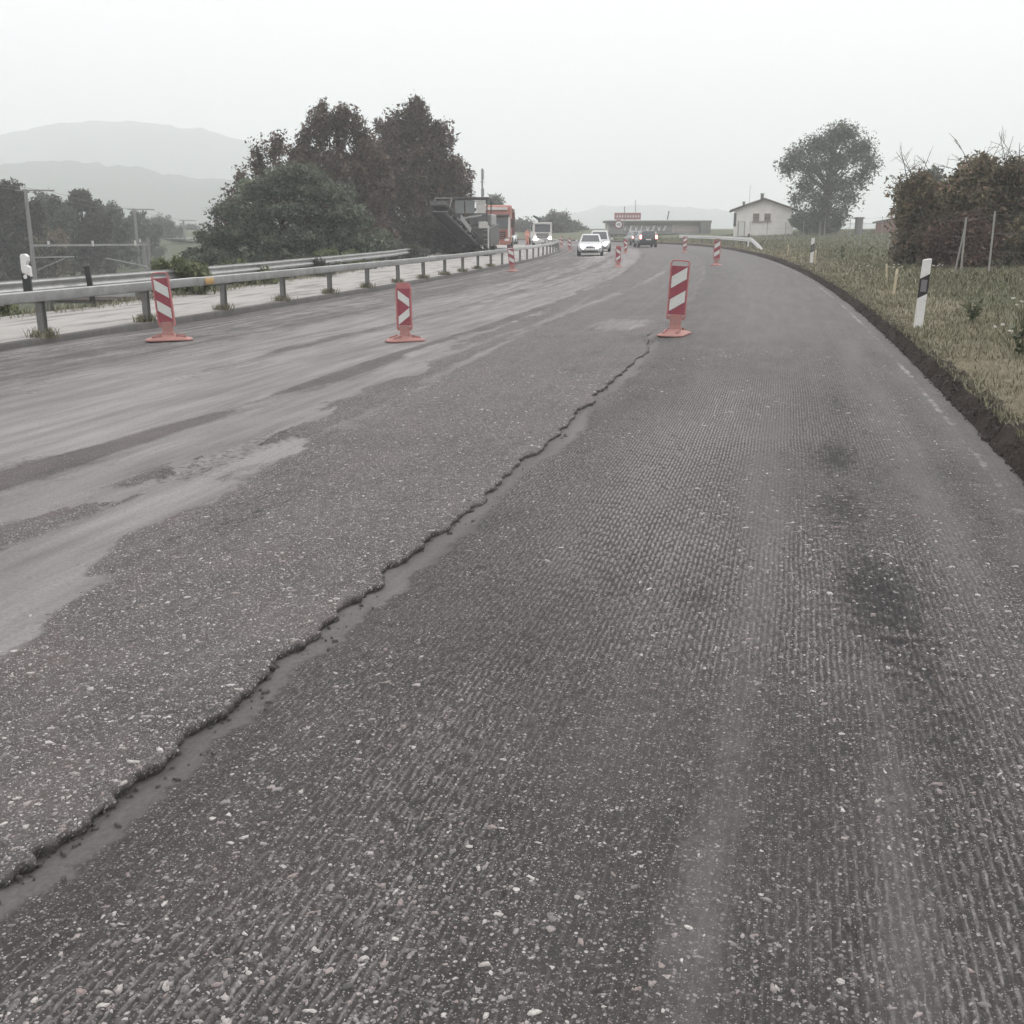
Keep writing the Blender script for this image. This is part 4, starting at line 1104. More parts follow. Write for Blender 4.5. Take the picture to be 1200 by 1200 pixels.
person((1.62, 117, PAVE_Z), -.6, 'worker in orange workwear standing on the pavement behind the guardrail')

# ------------------------------------------------------------------ trees and shrubs
m_bark = mat('bark', (.085, .072, .062), .95, .3, 6, bmp=.6, bscale=25)
def leaves(name, P, size, m, parent, droop=0., aspect=.6):
    n = len(P)
    a = rng.standard_normal((n, 3)); a[:, 2] = a[:, 2] * (1 - droop) - droop * 1.6
    a /= np.linalg.norm(a, axis=1)[:, None]
    r = rng.standard_normal((n, 3)); b_ = np.cross(a, r); b_ /= np.linalg.norm(b_, axis=1)[:, None]
    s = (size * np.clip(np.exp(.42 * rng.standard_normal(n)), .4, 2.2))[:, None]
    V = np.stack([P + b_ * s * aspect * .6, P + a * s * 1.15, P - b_ * s * aspect * .6], 1).reshape(-1, 3)
    F = np.arange(n * 3).reshape(n, 3)
    return np_mesh(name, V, F, m, parent)
def crown_points(clumps, per, spread, flat=1.):
    """uneven leaf clusters: clumps are (x, y, z, rx, ry, rz, clusters)"""
    pts, cen = [], []
    for (x, y, z, rx, ry, rz, k) in clumps:
        d = rng.standard_normal((k, 3)); d /= np.linalg.norm(d, axis=1)[:, None]
        r = rng.random((k, 1)) ** .45
        c = np.array([x, y, z]) + d * r * np.array([rx, ry, rz])
        cen.append(c)
        sp = spread * (.6 + .8 * rng.random((k, 1, 1)))
        q = rng.standard_normal((k, per, 3)); q /= np.linalg.norm(q, axis=2)[:, :, None]
        q = q * (rng.random((k, per, 1)) ** .5) * 1.75 * sp * np.array([1, 1, flat])
        pts.append((c[:, None, :] + q).reshape(-1, 3))
    return np.concatenate(pts), np.concatenate(cen)
def tree(name, label, cat, loc, clumps, per, spread, leaf, m, trunk_r=.15, trunk_h=None, limbs=26, droop=0., flat=1., group=None, twigs=0, twig_len=1.2, lean=(0, 0)):
    root = empty(name, loc, 0, label, cat, group)
    P, C = crown_points(clumps, int(per * 1.5), spread, flat)
    lo = P[:, 2] > .05
    P = P[lo]
    top = max(c[2] for c in clumps) if trunk_h is None else trunk_h
    mb = MB()
    tp = [(0, 0, -.4), (.03 * top * .1, 0, top * .25), (lean[0] * .5, lean[1] * .5, top * .6), (lean[0], lean[1], top)]
    mb.tube(tp, [trunk_r * 1.25, trunk_r, trunk_r * .65, trunk_r * .2], 8)
    idx = rng.choice(len(C), min(limbs, len(C)), replace=False)
    for i in idx:
        c = C[i]; f = min(.92, max(.12, c[2] / max(top, .1) * .62))
        b0 = Vector((lean[0] * f, lean[1] * f, top * f)); c = Vector(c)
        md = b0.lerp(c, .5) + Vector((random.uniform(-.1, .1), random.uniform(-.1, .1), .12 * (c - b0).length))
        mb.tube([b0, md, c], [trunk_r * .42, trunk_r * .22, trunk_r * .07], 5)
    tr = mb.build('trunk', m_bark, root)
    if twigs:
        tw_ = MB(); hi = C[np.argsort(C[:, 2])[-max(twigs * 2, 4):]]
        for i in range(twigs):
            c = Vector(hi[i % len(hi)]); d = Vector((random.uniform(-1, 1), random.uniform(-.5, .5), random.uniform(.1, 1.))).normalized() * twig_len * random.uniform(.6, 1.2)
            tw_.tube([c, c + d * .5 + Vector((0, 0, .06)), c + d], [.020, .014, .006], 4)
            for q in range(4):
                f = random.uniform(.3, .95); e = Vector((random.uniform(-1, 1), random.uniform(-.4, .4), random.uniform(-.2, .8))).normalized() * twig_len * .3
                tw_.tube([c + d * f, c + d * f + e], [.010, .005], 3)
        tw_.build('bare_twigs', m_bark, root)
    leaves('crown', P, leaf * .85, m, root, droop)
    return root
m_lf_green = leaf_mat('locust_leaves', [(0., (.042, .052, .037)), (.5, (.080, .094, .068)), (1., (.14, .152, .112))])
m_lf_red = leaf_mat('reddish_leaves', [(0., (.040, .028, .024)), (.45, (.076, .058, .047)), (.8, (.112, .079, .062)), (1., (.108, .096, .068))])
m_lf_dark = leaf_mat('dark_leaves', [(0., (.017, .017, .014)), (.5, (.035, .034, .026)), (1., (.062, .058, .042))])
m_lf_brown = leaf_mat('brownish_green_leaves', [(0., (.048, .043, .031)), (.5, (.11, .096, .064)), (.85, (.17, .14, .09)), (1., (.20, .125, .095))])
m_lf_maroon = leaf_mat('maroon_leaves', [(0., (.042, .030, .026)), (.6, (.095, .060, .049)), (1., (.14, .092, .070))])
m_lf_grey = leaf_mat('grey_green_leaves', [(0., (.036, .040, .031)), (.5, (.064, .069, .053)), (1., (.10, .106, .080))])
m_lf_light = leaf_mat('light_shrub_leaves', [(0., (.055, .065, .032)), (.5, (.10, .115, .06)), (1., (.16, .17, .095))])

GL = 'trees on the embankment behind the rear guardrail'
# the big group on the left
tree('locust_tree', 'broad feathery green tree in front of the reddish trees', 'tree', (-12.0, 58, -1.2),
     [(.8, 0, 5.4, 1.5, 1.2, .5, 34), (-.6, -.3, 4.7, 1.7, 1.3, .55, 38), (2.2, -.3, 4.6, 1.6, 1.2, .55, 36), (-1.8, -.3, 3.7, 1.6, 1.3, .6, 38), (.6, -.9, 3.7, 1.8, 1.1, .5, 38), (3.2, -.5, 3.4, 1.5, 1.2, .6, 34), (-2.7, -.2, 2.5, 1.6, 1.2, .6, 38), (-.6, -1.1, 2.6, 1.8, 1.1, .6, 38), (1.9, -1.1, 2.5, 1.8, 1.1, .6, 38), (4.2, -.5, 2.1, 1.5, 1.2, .7, 34), (-3.6, -.2, 1.5, 1.4, 1.2, .5, 30), (0, -.3, 1.3, 4.2, 1.2, .7, 70), (3.0, -.8, 1.2, 2.0, 1., .6, 36)],
     85, .34, .13, m_lf_green, .16, 4.5, 40, .12, .6, GL)
tree('reddish_tree', 'tallest reddish brown tree behind the milling machine conveyor', 'tree', (-7.6, 84, -1.4),
     [(.2, 0, 10.6, 1.2, 1.1, 1.7, 40), (-1.3, 0, 9.2, 1.5, 1.3, 1.7, 46), (1.7, 0, 9.0, 1.5, 1.3, 1.7, 46), (-2.4, 0, 7.2, 1.8, 1.6, 2.0, 60), (.4, 0, 7.4, 2.2, 1.8, 2.0, 66), (2.9, 0, 6.6, 1.7, 1.5, 2.0, 54), (-2.8, 0, 4.6, 2.2, 1.8, 2.2, 66), (.6, -.3, 4.6, 2.6, 1.8, 2.2, 80), (3.6, 0, 4.2, 1.6, 1.4, 2.2, 50), (0, 0, 2.4, 4.4, 2.0, 1.6, 90)],
     80, .42, .20, m_lf_red, .22, 11, 50, 0, 1.2, GL, 6, 1.0)
tree('reddish_tree', 'reddish tree with spiky separate tops left of the tallest one', 'tree', (-11.6, 72, -1.5),
     [(-.6, 0, 9.3, .55, .5, 1.5, 20), (.8, 0, 9.5, .55, .5, 1.5, 20), (-1.7, 0, 8.1, .5, .5, 1.4, 16), (2.0, 0, 8.6, .55, .5, 1.4, 18), (3.0, 0, 7.4, .5, .5, 1.2, 14), (-2.4, 0, 6.9, .5, .5, 1.2, 14), (0, 0, 6.8, 2.4, 1.5, 1.4, 70), (1.6, 0, 5.6, 2.6, 1.6, 1.6, 70), (-1.0, 0, 5.2, 2.4, 1.6, 1.6, 60), (.8, 0, 3.0, 3.8, 1.8, 1.8, 80)],
     75, .30, .18, m_lf_red, .2, 9, 50, 0, 1.3, GL, 8, .9)
tree('sparse_tree', 'thin sparse tree with loose tips at the left end of the reddish trees', 'tree', (-15.6, 68, -1.9),
     [(1.4, 0, 8.2, .4, .4, 1.3, 14), (.3, 0, 7.4, .4, .4, 1.2, 14), (-.6, 0, 6.2, .45, .4, 1.1, 12), (-1.3, 0, 5.0, .45, .4, 1., 10), (-2.0, 0, 3.8, .4, .4, .8, 8), (1.0, 0, 5.4, 1.2, 1., 1.6, 28), (.2, 0, 3.6, 1.8, 1.2, 1.4, 34)],
     42, .30, .17, m_lf_red, .13, 7, 46, 0, 1.2, GL, 10, .9, (1.0, 0))
tree('dark_tree', 'dark leafy bush under the raised conveyor', 'bush', (-6.3, 79, -.9),
     [(0, 0, 1.9, 2.4, 1.4, 1.5, 60), (-2.4, 0, 1.6, 1.8, 1.3, 1.2, 45), (2.4, .3, 1.8, 1.6, 1.2, 1.4, 45)], 80, .35, .17, m_lf_dark, .12, 2, 20, 0, 1, GL)
tree('locust_tree', 'low green bush below the locust tree at the rail end', 'bush', (-9.4, 66, -1.0),
     [(0, 0, 1.4, 2.0, 1.0, .9, 50), (-2.2, -.3, 1.2, 1.6, 1.0, .8, 40), (1.9, .3, 1.1, 1.4, 1., .8, 30)], 80, .3, .13, m_lf_green, .08, 1.4, 18, 0, .7, GL)
tree('low_bush', 'low green bush at the left foot of the locust tree', 'bush', (-15.2, 56, -1.6), [(0, 0, 1.5, 1.3, 1.0, .7, 34), (-1.3, 0, 1.1, 1.1, .9, .6, 28), (1.2, 0, 1.2, 1.1, .9, .7, 28)], 70, .26, .13, m_lf_green, .08, 1.4, 14, 0, .6, GL)
tree('low_bush', 'grey green bush right below the locust tree at the rail', 'bush', (-7.2, 62, -.8), [(0, 0, 1.0, 1.4, .9, .7, 34), (1.4, 0, .9, 1.1, .8, .6, 26)], 70, .26, .13, m_lf_grey, .08, 1.0, 14, 0, .7, GL)
GS = 'shrubs along the rear guardrail'
for (u, s, w, h, lb, m) in ((17.75, 27.6, 1.15, 1.15, 'round green shrub growing over the rear guardrail behind the left beacon', m_lf_light),
                            (18.7, 33.5, 1.5, .85, 'pale green weeds over the rear guardrail right of the round shrub', m_lf_light),
                            (19.2, 40., 1.9, .95, 'grey green weeds behind the middle of the rear guardrail', m_lf_grey),
                            (20.2, 48., 1.8, .85, 'low leafy weeds below the locust tree beside the rear guardrail', m_lf_light),
                            (18.6, 19.5, 1.2, .75, 'pale grass clump behind the rear guardrail at the left picture edge', m_lf_light)):
    x, y = w_at(u, s)
    tree('shrub', lb, 'shrub', (float(x), float(y), PAVE_Z - .1), [(0, 0, h * .6, w * .75, w * .5, h * .4, 26), (-w * .5, 0, h * .35, w * .5, w * .4, h * .3, 16), (w * .55, 0, h * .35, w * .5, w * .4, h * .3, 16)], 90, .13, .085, m, .03, h * .5, 14, -.2, .9, GS)
# hazy trees along the railway, left
GT = 'hazy trees beyond the railway'
for (x, y, tz, w, lb, m) in ((-46.9, 104, 6.6, 5.6, 'darkest railway tree cut by the left picture edge', m_lf_dark), (-50.9, 122, 6.1, 4.6, 'hazy railway tree just right of the first mast', m_lf_grey), (-47.8, 124, 6.0, 4.2, 'hazy railway tree with jagged flat top', m_lf_dark),
                              (-50.6, 140, 5.0, 3.4, 'thin-topped hazy railway tree left of the second mast', m_lf_grey), (-55.6, 165, 4.3, 5.2, 'hazy tree behind the second railway mast', m_lf_grey), (-67.9, 215, 4.2, 6.0, 'pale hazy tree between second and third mast', m_lf_grey), (-77.7, 270, 2.9, 8.0, 'palest farthest tree of the railway row', m_lf_grey),
                              (-49.3, 113, 3.0, 5.5, 'low dark tree filling the gap behind the first mast', m_lf_brown), (-55.3, 150, 1.6, 7.0, 'low broad tree behind the railway gantry', m_lf_grey)):
    gz = -4.1; h = tz - gz
    tree('railway_tree', lb, 'tree', (x, y, gz), [(random.uniform(-.3, .3), 0, h * .82, w * .36, w * .3, h * .13, 30), (-w * .32, -.3, h * .66, w * .36, w * .3, h * .15, 34), (w * .34, -.2, h * .62, w * .38, w * .3, h * .16, 34), (0, -.5, h * .48, w * .5, w * .4, h * .2, 40), (0, 0, h * .28, w * .8, w * .4, h * .25, 50)],
         75, .36, .26, m, .2, h * .8, 16, 0, 1, GT)
for (x, y, lb, w, h) in ((-30.5, 118, 'low hazy hedge left of the locust tree below the masts', 4.2, 3.2), (-27.0, 104, 'small hazy bush close to the left side of the locust tree', 2.6, 2.8), (-38.5, 140, 'low hazy bush between second mast and locust tree', 4.0, 3.4)):
    tree('hazy_bush', lb, 'bush', (x, y, left_z(x, y)), [(0, 0, h * .55, w * .5, w * .4, h * .3, 40), (-w * .5, 0, h * .4, w * .4, w * .4, h * .25, 30), (w * .5, 0, h * .4, w * .4, w * .4, h * .25, 30)], 60, .36, .24, m_lf_grey, .1, h * .5, 10, 0, 1, GT)
# big airy tree right of the house
tree('birch_tree', 'big airy grey-green tree standing right of the white house', 'tree', (37.0, 132, 1.2),
     [(1.4, 0, 11.0, 2.2, 1.8, .9, 44), (-.9, 0, 9.9, 2.0, 1.6, .9, 38), (3.4, 0, 9.4, 1.7, 1.5, 1.0, 32), (-3.3, 0, 8.6, 1.5, 1.3, .9, 26), (-4.7, 0, 7.4, .9, .9, 1.0, 14), (1.2, 0, 8.2, 2.0, 1.6, .8, 34), (4.9, 0, 7.6, 1.1, 1., .9, 16), (-1.6, 0, 7.2, 1.5, 1.2, .8, 24), (4.0, 0, 6.0, 1.1, 1., .8, 14), (1.3, 0, 5.4, 1.9, 1.4, .8, 32), (-2.4, 0, 5.3, 1.2, 1.1, .8, 18), (-.4, 0, 3.7, 1.9, 1.3, .8, 32), (2.5, 0, 4.0, 1.2, 1., .7, 16), (-3.3, 0, 3.6, .7, .7, .6, 8), (-.8, 0, 1.7, 2.6, 1.4, .9, 40), (1.6, 0, 2.0, 1.4, 1.1, .8, 20)],
     36, .62, .24, m_lf_grey, .3, 10.5, 46, .35, 1.1, None, 0, 1, (.6, 0))
tree('hedge_bush', 'dark round bush beside the white house wall below the airy tree', 'bush', (37.4, 141, 1.0), [(0, 0, 1.3, 2.0, 1.4, 1.2, 50), (2.4, 0, 1.0, 1.8, 1.2, 1.0, 40)], 55, .35, .3, m_lf_grey, .1, 1.2, 12)
# dark thicket at the right picture edge
GR_ = 'thicket behind the wire fence'
def gz(x, y): return right_ground(x, y)
for (x, y, cl, lb, m, tw_) in (
    (18.0, 42, [(0, 0, 3.1, 1.5, 1.2, .9, 60), (-1.0, 0, 2.4, 1.3, 1.1, 1., 55), (1.2, 0, 2.3, 1.5, 1.1, 1.1, 55), (0, -.2, 1.2, 2.2, 1.2, 1.0, 70)], 'dark brownish thicket tree in the middle of the right thicket with bare twigs', m_lf_brown, 12),
    (20.6, 41, [(0, 0, 3.5, 1.5, 1.2, .9, 60), (.6, 0, 2.4, 2.0, 1.2, 1.1, 70), (-.4, -.2, 1.2, 2.2, 1.2, 1.0, 60)], 'tallest thicket tree cut by the right picture edge', m_lf_brown, 14),
    (19.6, 43.5, [(0, 0, 2.9, 1.4, 1., .9, 50), (-.8, 0, 1.8, 1.4, 1., 1., 44), (1.0, 0, 1.6, 1.4, 1., 1., 44)], 'brownish bush filling the middle of the thicket behind the tallest tree', m_lf_brown, 14),
    (15.6, 43, [(0, 0, 2.8, .9, .8, .7, 34), (.3, 0, 1.7, 1.2, .9, .9, 44), (.2, 0, .8, 1.3, .9, .7, 36)], 'brownish green bush forming the left end of the thicket with reaching twigs', m_lf_brown, 7),
    (15.6, 39.6, [(0, 0, .9, .9, .6, .65, 36), (.9, .1, 1.1, .8, .6, .8, 34), (.3, -.1, .4, 1.4, .6, .4, 30)], 'maroon-leaved shrub at the foot of the thicket', m_lf_maroon, 0),
    (18.9, 39.4, [(0, 0, 1.0, 1.3, .6, .8, 44), (1.2, .0, .8, 1.2, .6, .6, 36)], 'dark low shrub behind the double fence post', m_lf_brown, 0),
    (21.0, 38.6, [(0, 0, 1.6, .8, .5, .7, 24), (.6, 0, .8, 1.1, .5, .7, 30)], 'reddish shrub low at the right picture edge', m_lf_maroon, 4)):
    tree('thicket_bush', lb, 'bush', (x, y, gz(x, y)), cl, 95, .24, .11, m, .10, cl[0][2], 24, 0, 1, GR_, tw_, 1.5)
tree('dark_bush', 'small dark bush on the grass bank beside a fence post', 'bush', (25.2, 68, gz(25.2, 68)), [(0, 0, 1.1, 1.5, .9, .9, 44), (.9, 0, .8, 1.1, .8, .6, 30)], 70, .3, .18, m_lf_dark, .08, 1.1, 12)
tree('conifer_tree', 'blue-grey hazy tree standing between the thicket and the red house', 'tree', (38.5, 104, 1.2), [(0, 0, 4.2, 1.4, 1.2, 1.6, 40), (.4, 0, 2.6, 2.0, 1.4, 1.6, 50)], 60, .4, .28, m_lf_grey, .15, 4, 18)
# trees far down the road
for (x, y, tz, w, lb, m) in ((8.1, 200, 4.4, 4.2, 'hazy round tree behind the white lorry', m_lf_grey), (11.9, 215, 2.6, 3.4, 'low hazy tree right of the round one behind the white lorry', m_lf_grey), (1.9, 210, 3.5, 4.0, 'hazy tree between orange and white lorries', m_lf_grey), (-2.3, 150, 5.8, 1.5, 'dark narrow tree top showing above the orange lorry', m_lf_grey)):
    g0 = -1.5; h = tz - g0
    tree('distant_tree', lb, 'tree', (x, y, g0), [(0, 0, h * .78, w * .5, w * .4, h * .18, 30), (-w * .4, 0, h * .55, w * .6, w * .5, h * .2, 36), (w * .4, 0, h * .55, w * .6, w * .5, h * .2, 36), (0, 0, h * .3, w * .9, w * .5, h * .25, 40)], 60, .5, .36, m, .2, h * .8, 12, group='trees far down the road')

# ------------------------------------------------------------------ grass, weeds and blossoms on the verge
m_grass, nt, b = nodes('verge_grass_blades')
g = nd(nt, 'ShaderNodeNewGeometry')
gt = nd(nt, 'ShaderNodeAttribute', attribute_name='tint').outputs['Fac']
c1 = ramp(nt, g.outputs['Random Per Island'], [(0., (.13, .119, .078)), (.5, (.225, .208, .143)), (1., (.35, .328, .245))])
c2 = ramp(nt, g.outputs['Random Per Island'], [(0., (.078, .080, .048)), (.5, (.142, .140, .086)), (1., (.25, .24, .16))])
col = mixc(nt, gt, c1, c2)
nt.links.new(col, b.inputs['Base Color']); b.inputs['Roughness'].default_value = .8; b.inputs['Specular IOR Level'].default_value = .2
def grass(name, label, v, s, z, h, w, tint, to_left=False):
    n = len(v)
    x, y = w_at(-v, s)
    th_ = rng.random(n) * 2 * PI; ln_ = .4 + 1.0 * rng.random(n)
    dx = np.cos(th_) * h * ln_; dy = np.sin(th_) * h * ln_
    a = rng.random(n) * 2 * PI; wx_ = np.cos(a) * w / 2; wy_ = np.sin(a) * w / 2
    P0 = np.stack([x - wx_, y - wy_, z - .02], 1); P1 = np.stack([x + wx_, y + wy_, z - .02], 1)
    M0 = np.stack([x - wx_ * .7 + dx * .35, y - wy_ * .7 + dy * .35, z + h * .6], 1); M1 = np.stack([x + wx_ * .7 + dx * .35, y + wy_ * .7 + dy * .35, z + h * .6], 1)
    T_ = np.stack([x + dx, y + dy, z + h * (1 - .25 * ln_)], 1)
    V = np.stack([P0, P1, M1, M0, T_], 1).reshape(-1, 3)
    b0 = np.arange(n) * 5
    F = np.concatenate([np.stack([b0, b0 + 1, b0 + 2], 1), np.stack([b0, b0 + 2, b0 + 3], 1), np.stack([b0 + 3, b0 + 2, b0 + 4], 1)])
    o = np_mesh(name, V, F, m_grass, attrs={'tint': np.repeat(tint, 5)})
    return tag(o, label, 'grass', kind='stuff')
n = 120000
s_ = 5.5 * (45 / 5.5) ** rng.random(n); v_ = .17 + 7.5 * rng.random(n) ** 1.5
dens = fbm(v_ * 1.3, s_ * .9, 3)
keep = rng.random(n) < np.clip(.25 + 1.3 * (dens - .25), .1, 1); s_, v_ = s_[keep], v_[keep]
hgt = (.035 + .08 * rng.random(len(v_))) * (.7 + .9 * fbm(v_ * .9 + 5, s_ * .6, 3)) * np.interp(v_, [.2, .5, 1.5, 4], [.55, .85, 1.1, 1.5])
tint = np.clip(.25 + sst(.5, 2.8, v_ + 2.6 * (fbm(v_ * 1.1, s_ * .5, 3) - .5)) * .6 + .4 * (rng.random(len(v_)) - .5), 0, 1)
grass('grass', 'dry olive grass growing on the right verge', v_, s_, verge_z(v_, s_), hgt, .0035 + .0005 * s_, tint)
n = 60000
s_ = 30 * (150 / 30) ** rng.random(n); v_ = .3 + 45 * rng.random(n) ** 1.4
hgt = (.10 + .16 * rng.random(n)) * (.6 + .9 * fbm(v_ * .3, s_ * .2, 3)) * np.interp(v_, [.2, 1, 3], [.5, .8, 1.])
tint = np.clip(sst(.6, 4, v_ + 3 * (fbm(v_ * .3, s_ * .15, 3) - .5)) * .8 + .3 * (rng.random(n) - .5), 0, 1)
grass('grass', 'taller green grass on the bank below the house', v_, s_, verge_z(v_, s_), hgt, .012 + .0005 * s_, tint)
n = 5200   # dry tufts round the barrier post feet and along the pavement's back edge
k_ = rng.integers(0, 12, n // 2); s1_ = 15.7 + 3.3 * k_ + .12 * rng.standard_normal(n // 2); u1_ = 13.74 + .10 * rng.standard_normal(n // 2)
s2_ = 10 + 52 * rng.random(n // 2); u2_ = pave_back(s2_) - .18 + .22 * rng.standard_normal(n // 2)
grass('grass', 'dry weed tufts at the guardrail posts and pavement back edge', -np.concatenate([u1_, u2_]), np.concatenate([s1_, s2_]), np.full(2 * (n // 2), PAVE_Z), .07 + .16 * rng.random(2 * (n // 2)), np.full(2 * (n // 2), .016), rng.random(2 * (n // 2)) * .6)

m_blossom = mat('white_blossom', (.62, .60, .56), .8, .1, 20)
m_stem = mat('weed_stem', (.10, .105, .055), .8, .2, 10)
def yarrow(loc, h, label, heads):
    root = empty('yarrow_plant', loc, random.random() * 6, label, 'wild flower', 'white wild flowers in the verge grass')
    for k in range(heads):
        a = random.random() * 2 * PI; r_ = random.uniform(.03, .24); hh = h * random.uniform(.75, 1.05)
        tipv = Vector((math.cos(a) * r_, math.sin(a) * r_, hh))
        st = MB().tube([(0, 0, 0), (tipv.x * .5, tipv.y * .5, hh * .55), tipv], [.006, .005, .004], 4).build('stem', m_stem, root)
        f = MB()
        for q in range(9):
            b2 = random.random() * 2 * PI; rr2 = random.uniform(0, .028)
            c = tipv + Vector((math.cos(b2) * rr2, math.sin(b2) * rr2, random.uniform(0, .018)))
            f.loft([[(c.x + .010 * math.cos(t), c.y + .010 * math.sin(t), c.z) for t in [2 * PI * i / 6 for i in range(6)]], [(c.x + .008 * math.cos(t), c.y + .008 * math.sin(t), c.z + .012) for t in [2 * PI * i / 6 for i in range(6)]]])
        f.build('flower_head', m_blossom, root)
for (v, s, h, hd, lb) in ((1.95, 17.3, .42, 9, 'white flower clump right of the near delineator post'), (2.4, 16.6, .38, 7, 'white flower clump second right of the near delineator post'), (3.3, 18.6, .45, 8, 'white flower clump near the right picture edge below the fence'),
                          (1.2, 14.2, .28, 3, 'few white blossoms right below the near delineator post'), (1.7, 12.0, .3, 3, 'few white blossoms near the right picture edge low in the verge'), (2.1, 33.5, .4, 7, 'white flower clump beside the short dark-leaning stake'),
                          (1.5, 35.5, .35, 5, 'white flower clump left of the short dark-leaning stake'), (3.4, 34.5, .4, 5, 'white flower clump farther up the bank behind the short stake'), (.75, 10.2, .22, 2, 'two small blossoms close to the cut soil edge')):
    x, y = w_at(-v, s); yarrow((float(x), float(y), float(verge_z(v, s))), h, lb, hd)
m_weed = leaf_mat('tall_weed_leaves', [(0., (.05, .058, .034)), (.5, (.085, .094, .058)), (1., (.13, .138, .085))])
def weed(loc, h, label, n=90):
    root = empty('tall_weed', loc, random.random() * 6, label, 'weed', 'tall dark weeds in the verge grass')
    mb = MB(); P = []
    for k in range(5):
        a = random.random() * 6.28; t = Vector((math.cos(a) * .10, math.sin(a) * .10, h * random.uniform(.7, 1.)))
        mb.tube([(0, 0, -.02), t * .5, t], [.008, .006, .003], 4)
        for q in range(n // 5): f = random.uniform(.15, 1); P.append(t * f + Vector((random.gauss(0, .025), random.gauss(0, .025), random.gauss(0, .02))))
    mb.build('stem', m_stem, root)
    leaves('leaf_mass', np.array([tuple(p) for p in P]), .07, m_weed, root)
for (v, s, h, lb) in ((1.15, 13.4, .55, 'tall dark weed right of the near delineator post low in the grass'), (2.0, 15.6, .26, 'dark green weed under the white flower clumps'), (1.35, 17.9, .42, 'dark weed just behind the near delineator post'), (2.6, 52, .8, 'dark weed clump on the bank left of the thicket')):
    x, y = w_at(-v, s); weed((float(x), float(y), float(verge_z(v, s))), h, lb)

# ------------------------------------------------------------------ houses and the flat-roofed shop
m_plaster = mat('pale_plaster', (.86, .82, .80), .9, .06, .6, bmp=.2, bscale=10, dirt=(.42, .38, .35), dirt_amt=.25)
m_roof = mat('brown_roof_tile', (.13, .105, .095), .85, .25, 3, bmp=.5, bscale=15)
m_shutter = mat('brown_shutter', (.22, .18, .16), .7, .15, 5)
m_fascia = mat('dark_fascia', (.15, .14, .13), .8, .2, 3)
hs = empty('white_house', (33.4, 148, 1.0), -.21, 'small pale plastered house with low brown gable roof and two shuttered windows', 'house')
HW, HD, HE, HR = 3.75, 4.0, 2.95, 4.25
MB().prism([(-HW, -.6), (HW, -.6), (HW, HE), (0, HR), (-HW, HE)], -HD, HD, 'y').build('wall', m_plaster, hs)
ov, th_ = .55, .2
def rslope(sx):
    k = (HR - HE) / HW
    return [(0, HR + .02), (sx * (HW + ov), HE - k * ov + .02), (sx * (HW + ov), HE - k * ov + .02 + th_), (0, HR + .02 + th_)]
roof = MB()
for sx in (-1, 1): roof.prism(rslope(sx), -HD - .5, HD + .5, 'y')
roof = roof.build('roof', m_roof, hs)
for sx in (-1, 1): MB().tube([(sx * (HW + ov + .06), -HD - .5, HE - .15), (sx * (HW + ov + .06), HD + .5, HE - .15)], .08, 8).build('gutter', m_galv, roof)
for (x, y, h, w) in ((-.3, -1.5, .55, .2), (-2.6, -2., .35, .16)):
    c = MB().box((x, y, HR - abs(x) * .36 + h / 2), (w * 2, w * 2, h + .6)).build('chimney', m_fascia, roof)
    MB().box((x, y, HR - abs(x) * .36 + h + .34), (w * 2.6, w * 2.6, .08)).build('chimney_cap', m_fascia, c)
for x in (-.95, .48):
    f = MB().box((x, -HD - .03, 2.05), (.92, .08, 1.0)).build('window', m_plaster, hs)
    for q in range(5): MB().box((x, -HD - .08, 1.66 + q * .19), (.78, .03, .17), rx=.25).build('shutter_slat', m_shutter, f)
MB().box((-.2, -HD - .08, 1.48), (2.5, .18, .09)).build('window_sill', m_shutter, hs)
sw = MB().box((-3.62, -HD - .03, 1.75), (.34, .08, 1.7)).build('narrow_window', m_shutter, hs)
MB().box((-3.62, -HD - .075, 1.75), (.2, .02, 1.5)).build('pane', m_glass, sw)
dr = MB().box((-2.75, -HD - .03, .45), (.75, .08, 2.0)).build('door', m_plate, hs)
MB().tube([(-3.15, -HD - .06, -.5), (-3.15, -HD - .06, 1.5), (-2.35, -HD - .06, 1.5), (-2.35, -HD - .06, -.5)], .05, 5).build('door_frame', m_shutter, dr)
MB().tube([(-1.9, -1, HR - .5), (-1.9, -1, HR + 1.9)], .025, 5).build('aerial', m_galv, roof)

bh = empty('red_house', (47.6, 135, .7), -.3, 'low reddish house with grey lean-to roof left of the thicket', 'house')
MB().prism([(-3.2, -.5), (4, -.5), (4, 3.0), (-3.2, 1.6)], -2, 3, 'y').build('wall', mat('red_render', (.30, .17, .15), .9, .12, 2), bh)
MB().prism([(-3.6, 1.53), (4.4, 3.1), (4.4, 3.28), (-3.6, 1.72)], -2.3, 3.3, 'y').build('roof', m_fascia, bh)
MB().box((1.5, 0, 3.0), (.4, .4, .9)).build('chimney', m_fascia, bh)
ch = empty('brick_chimney', (41.2, 132, .9), 0, 'stubby grey brick chimney standing alone right of the airy tree', 'chimney')
MB().box((0, 0, .8), (.75, .75, 2.2)).build('stack', m_galv_post, ch, bevel=.03); MB().box((0, 0, 1.95), (.95, .95, .16)).build('cap', m_fascia, ch)

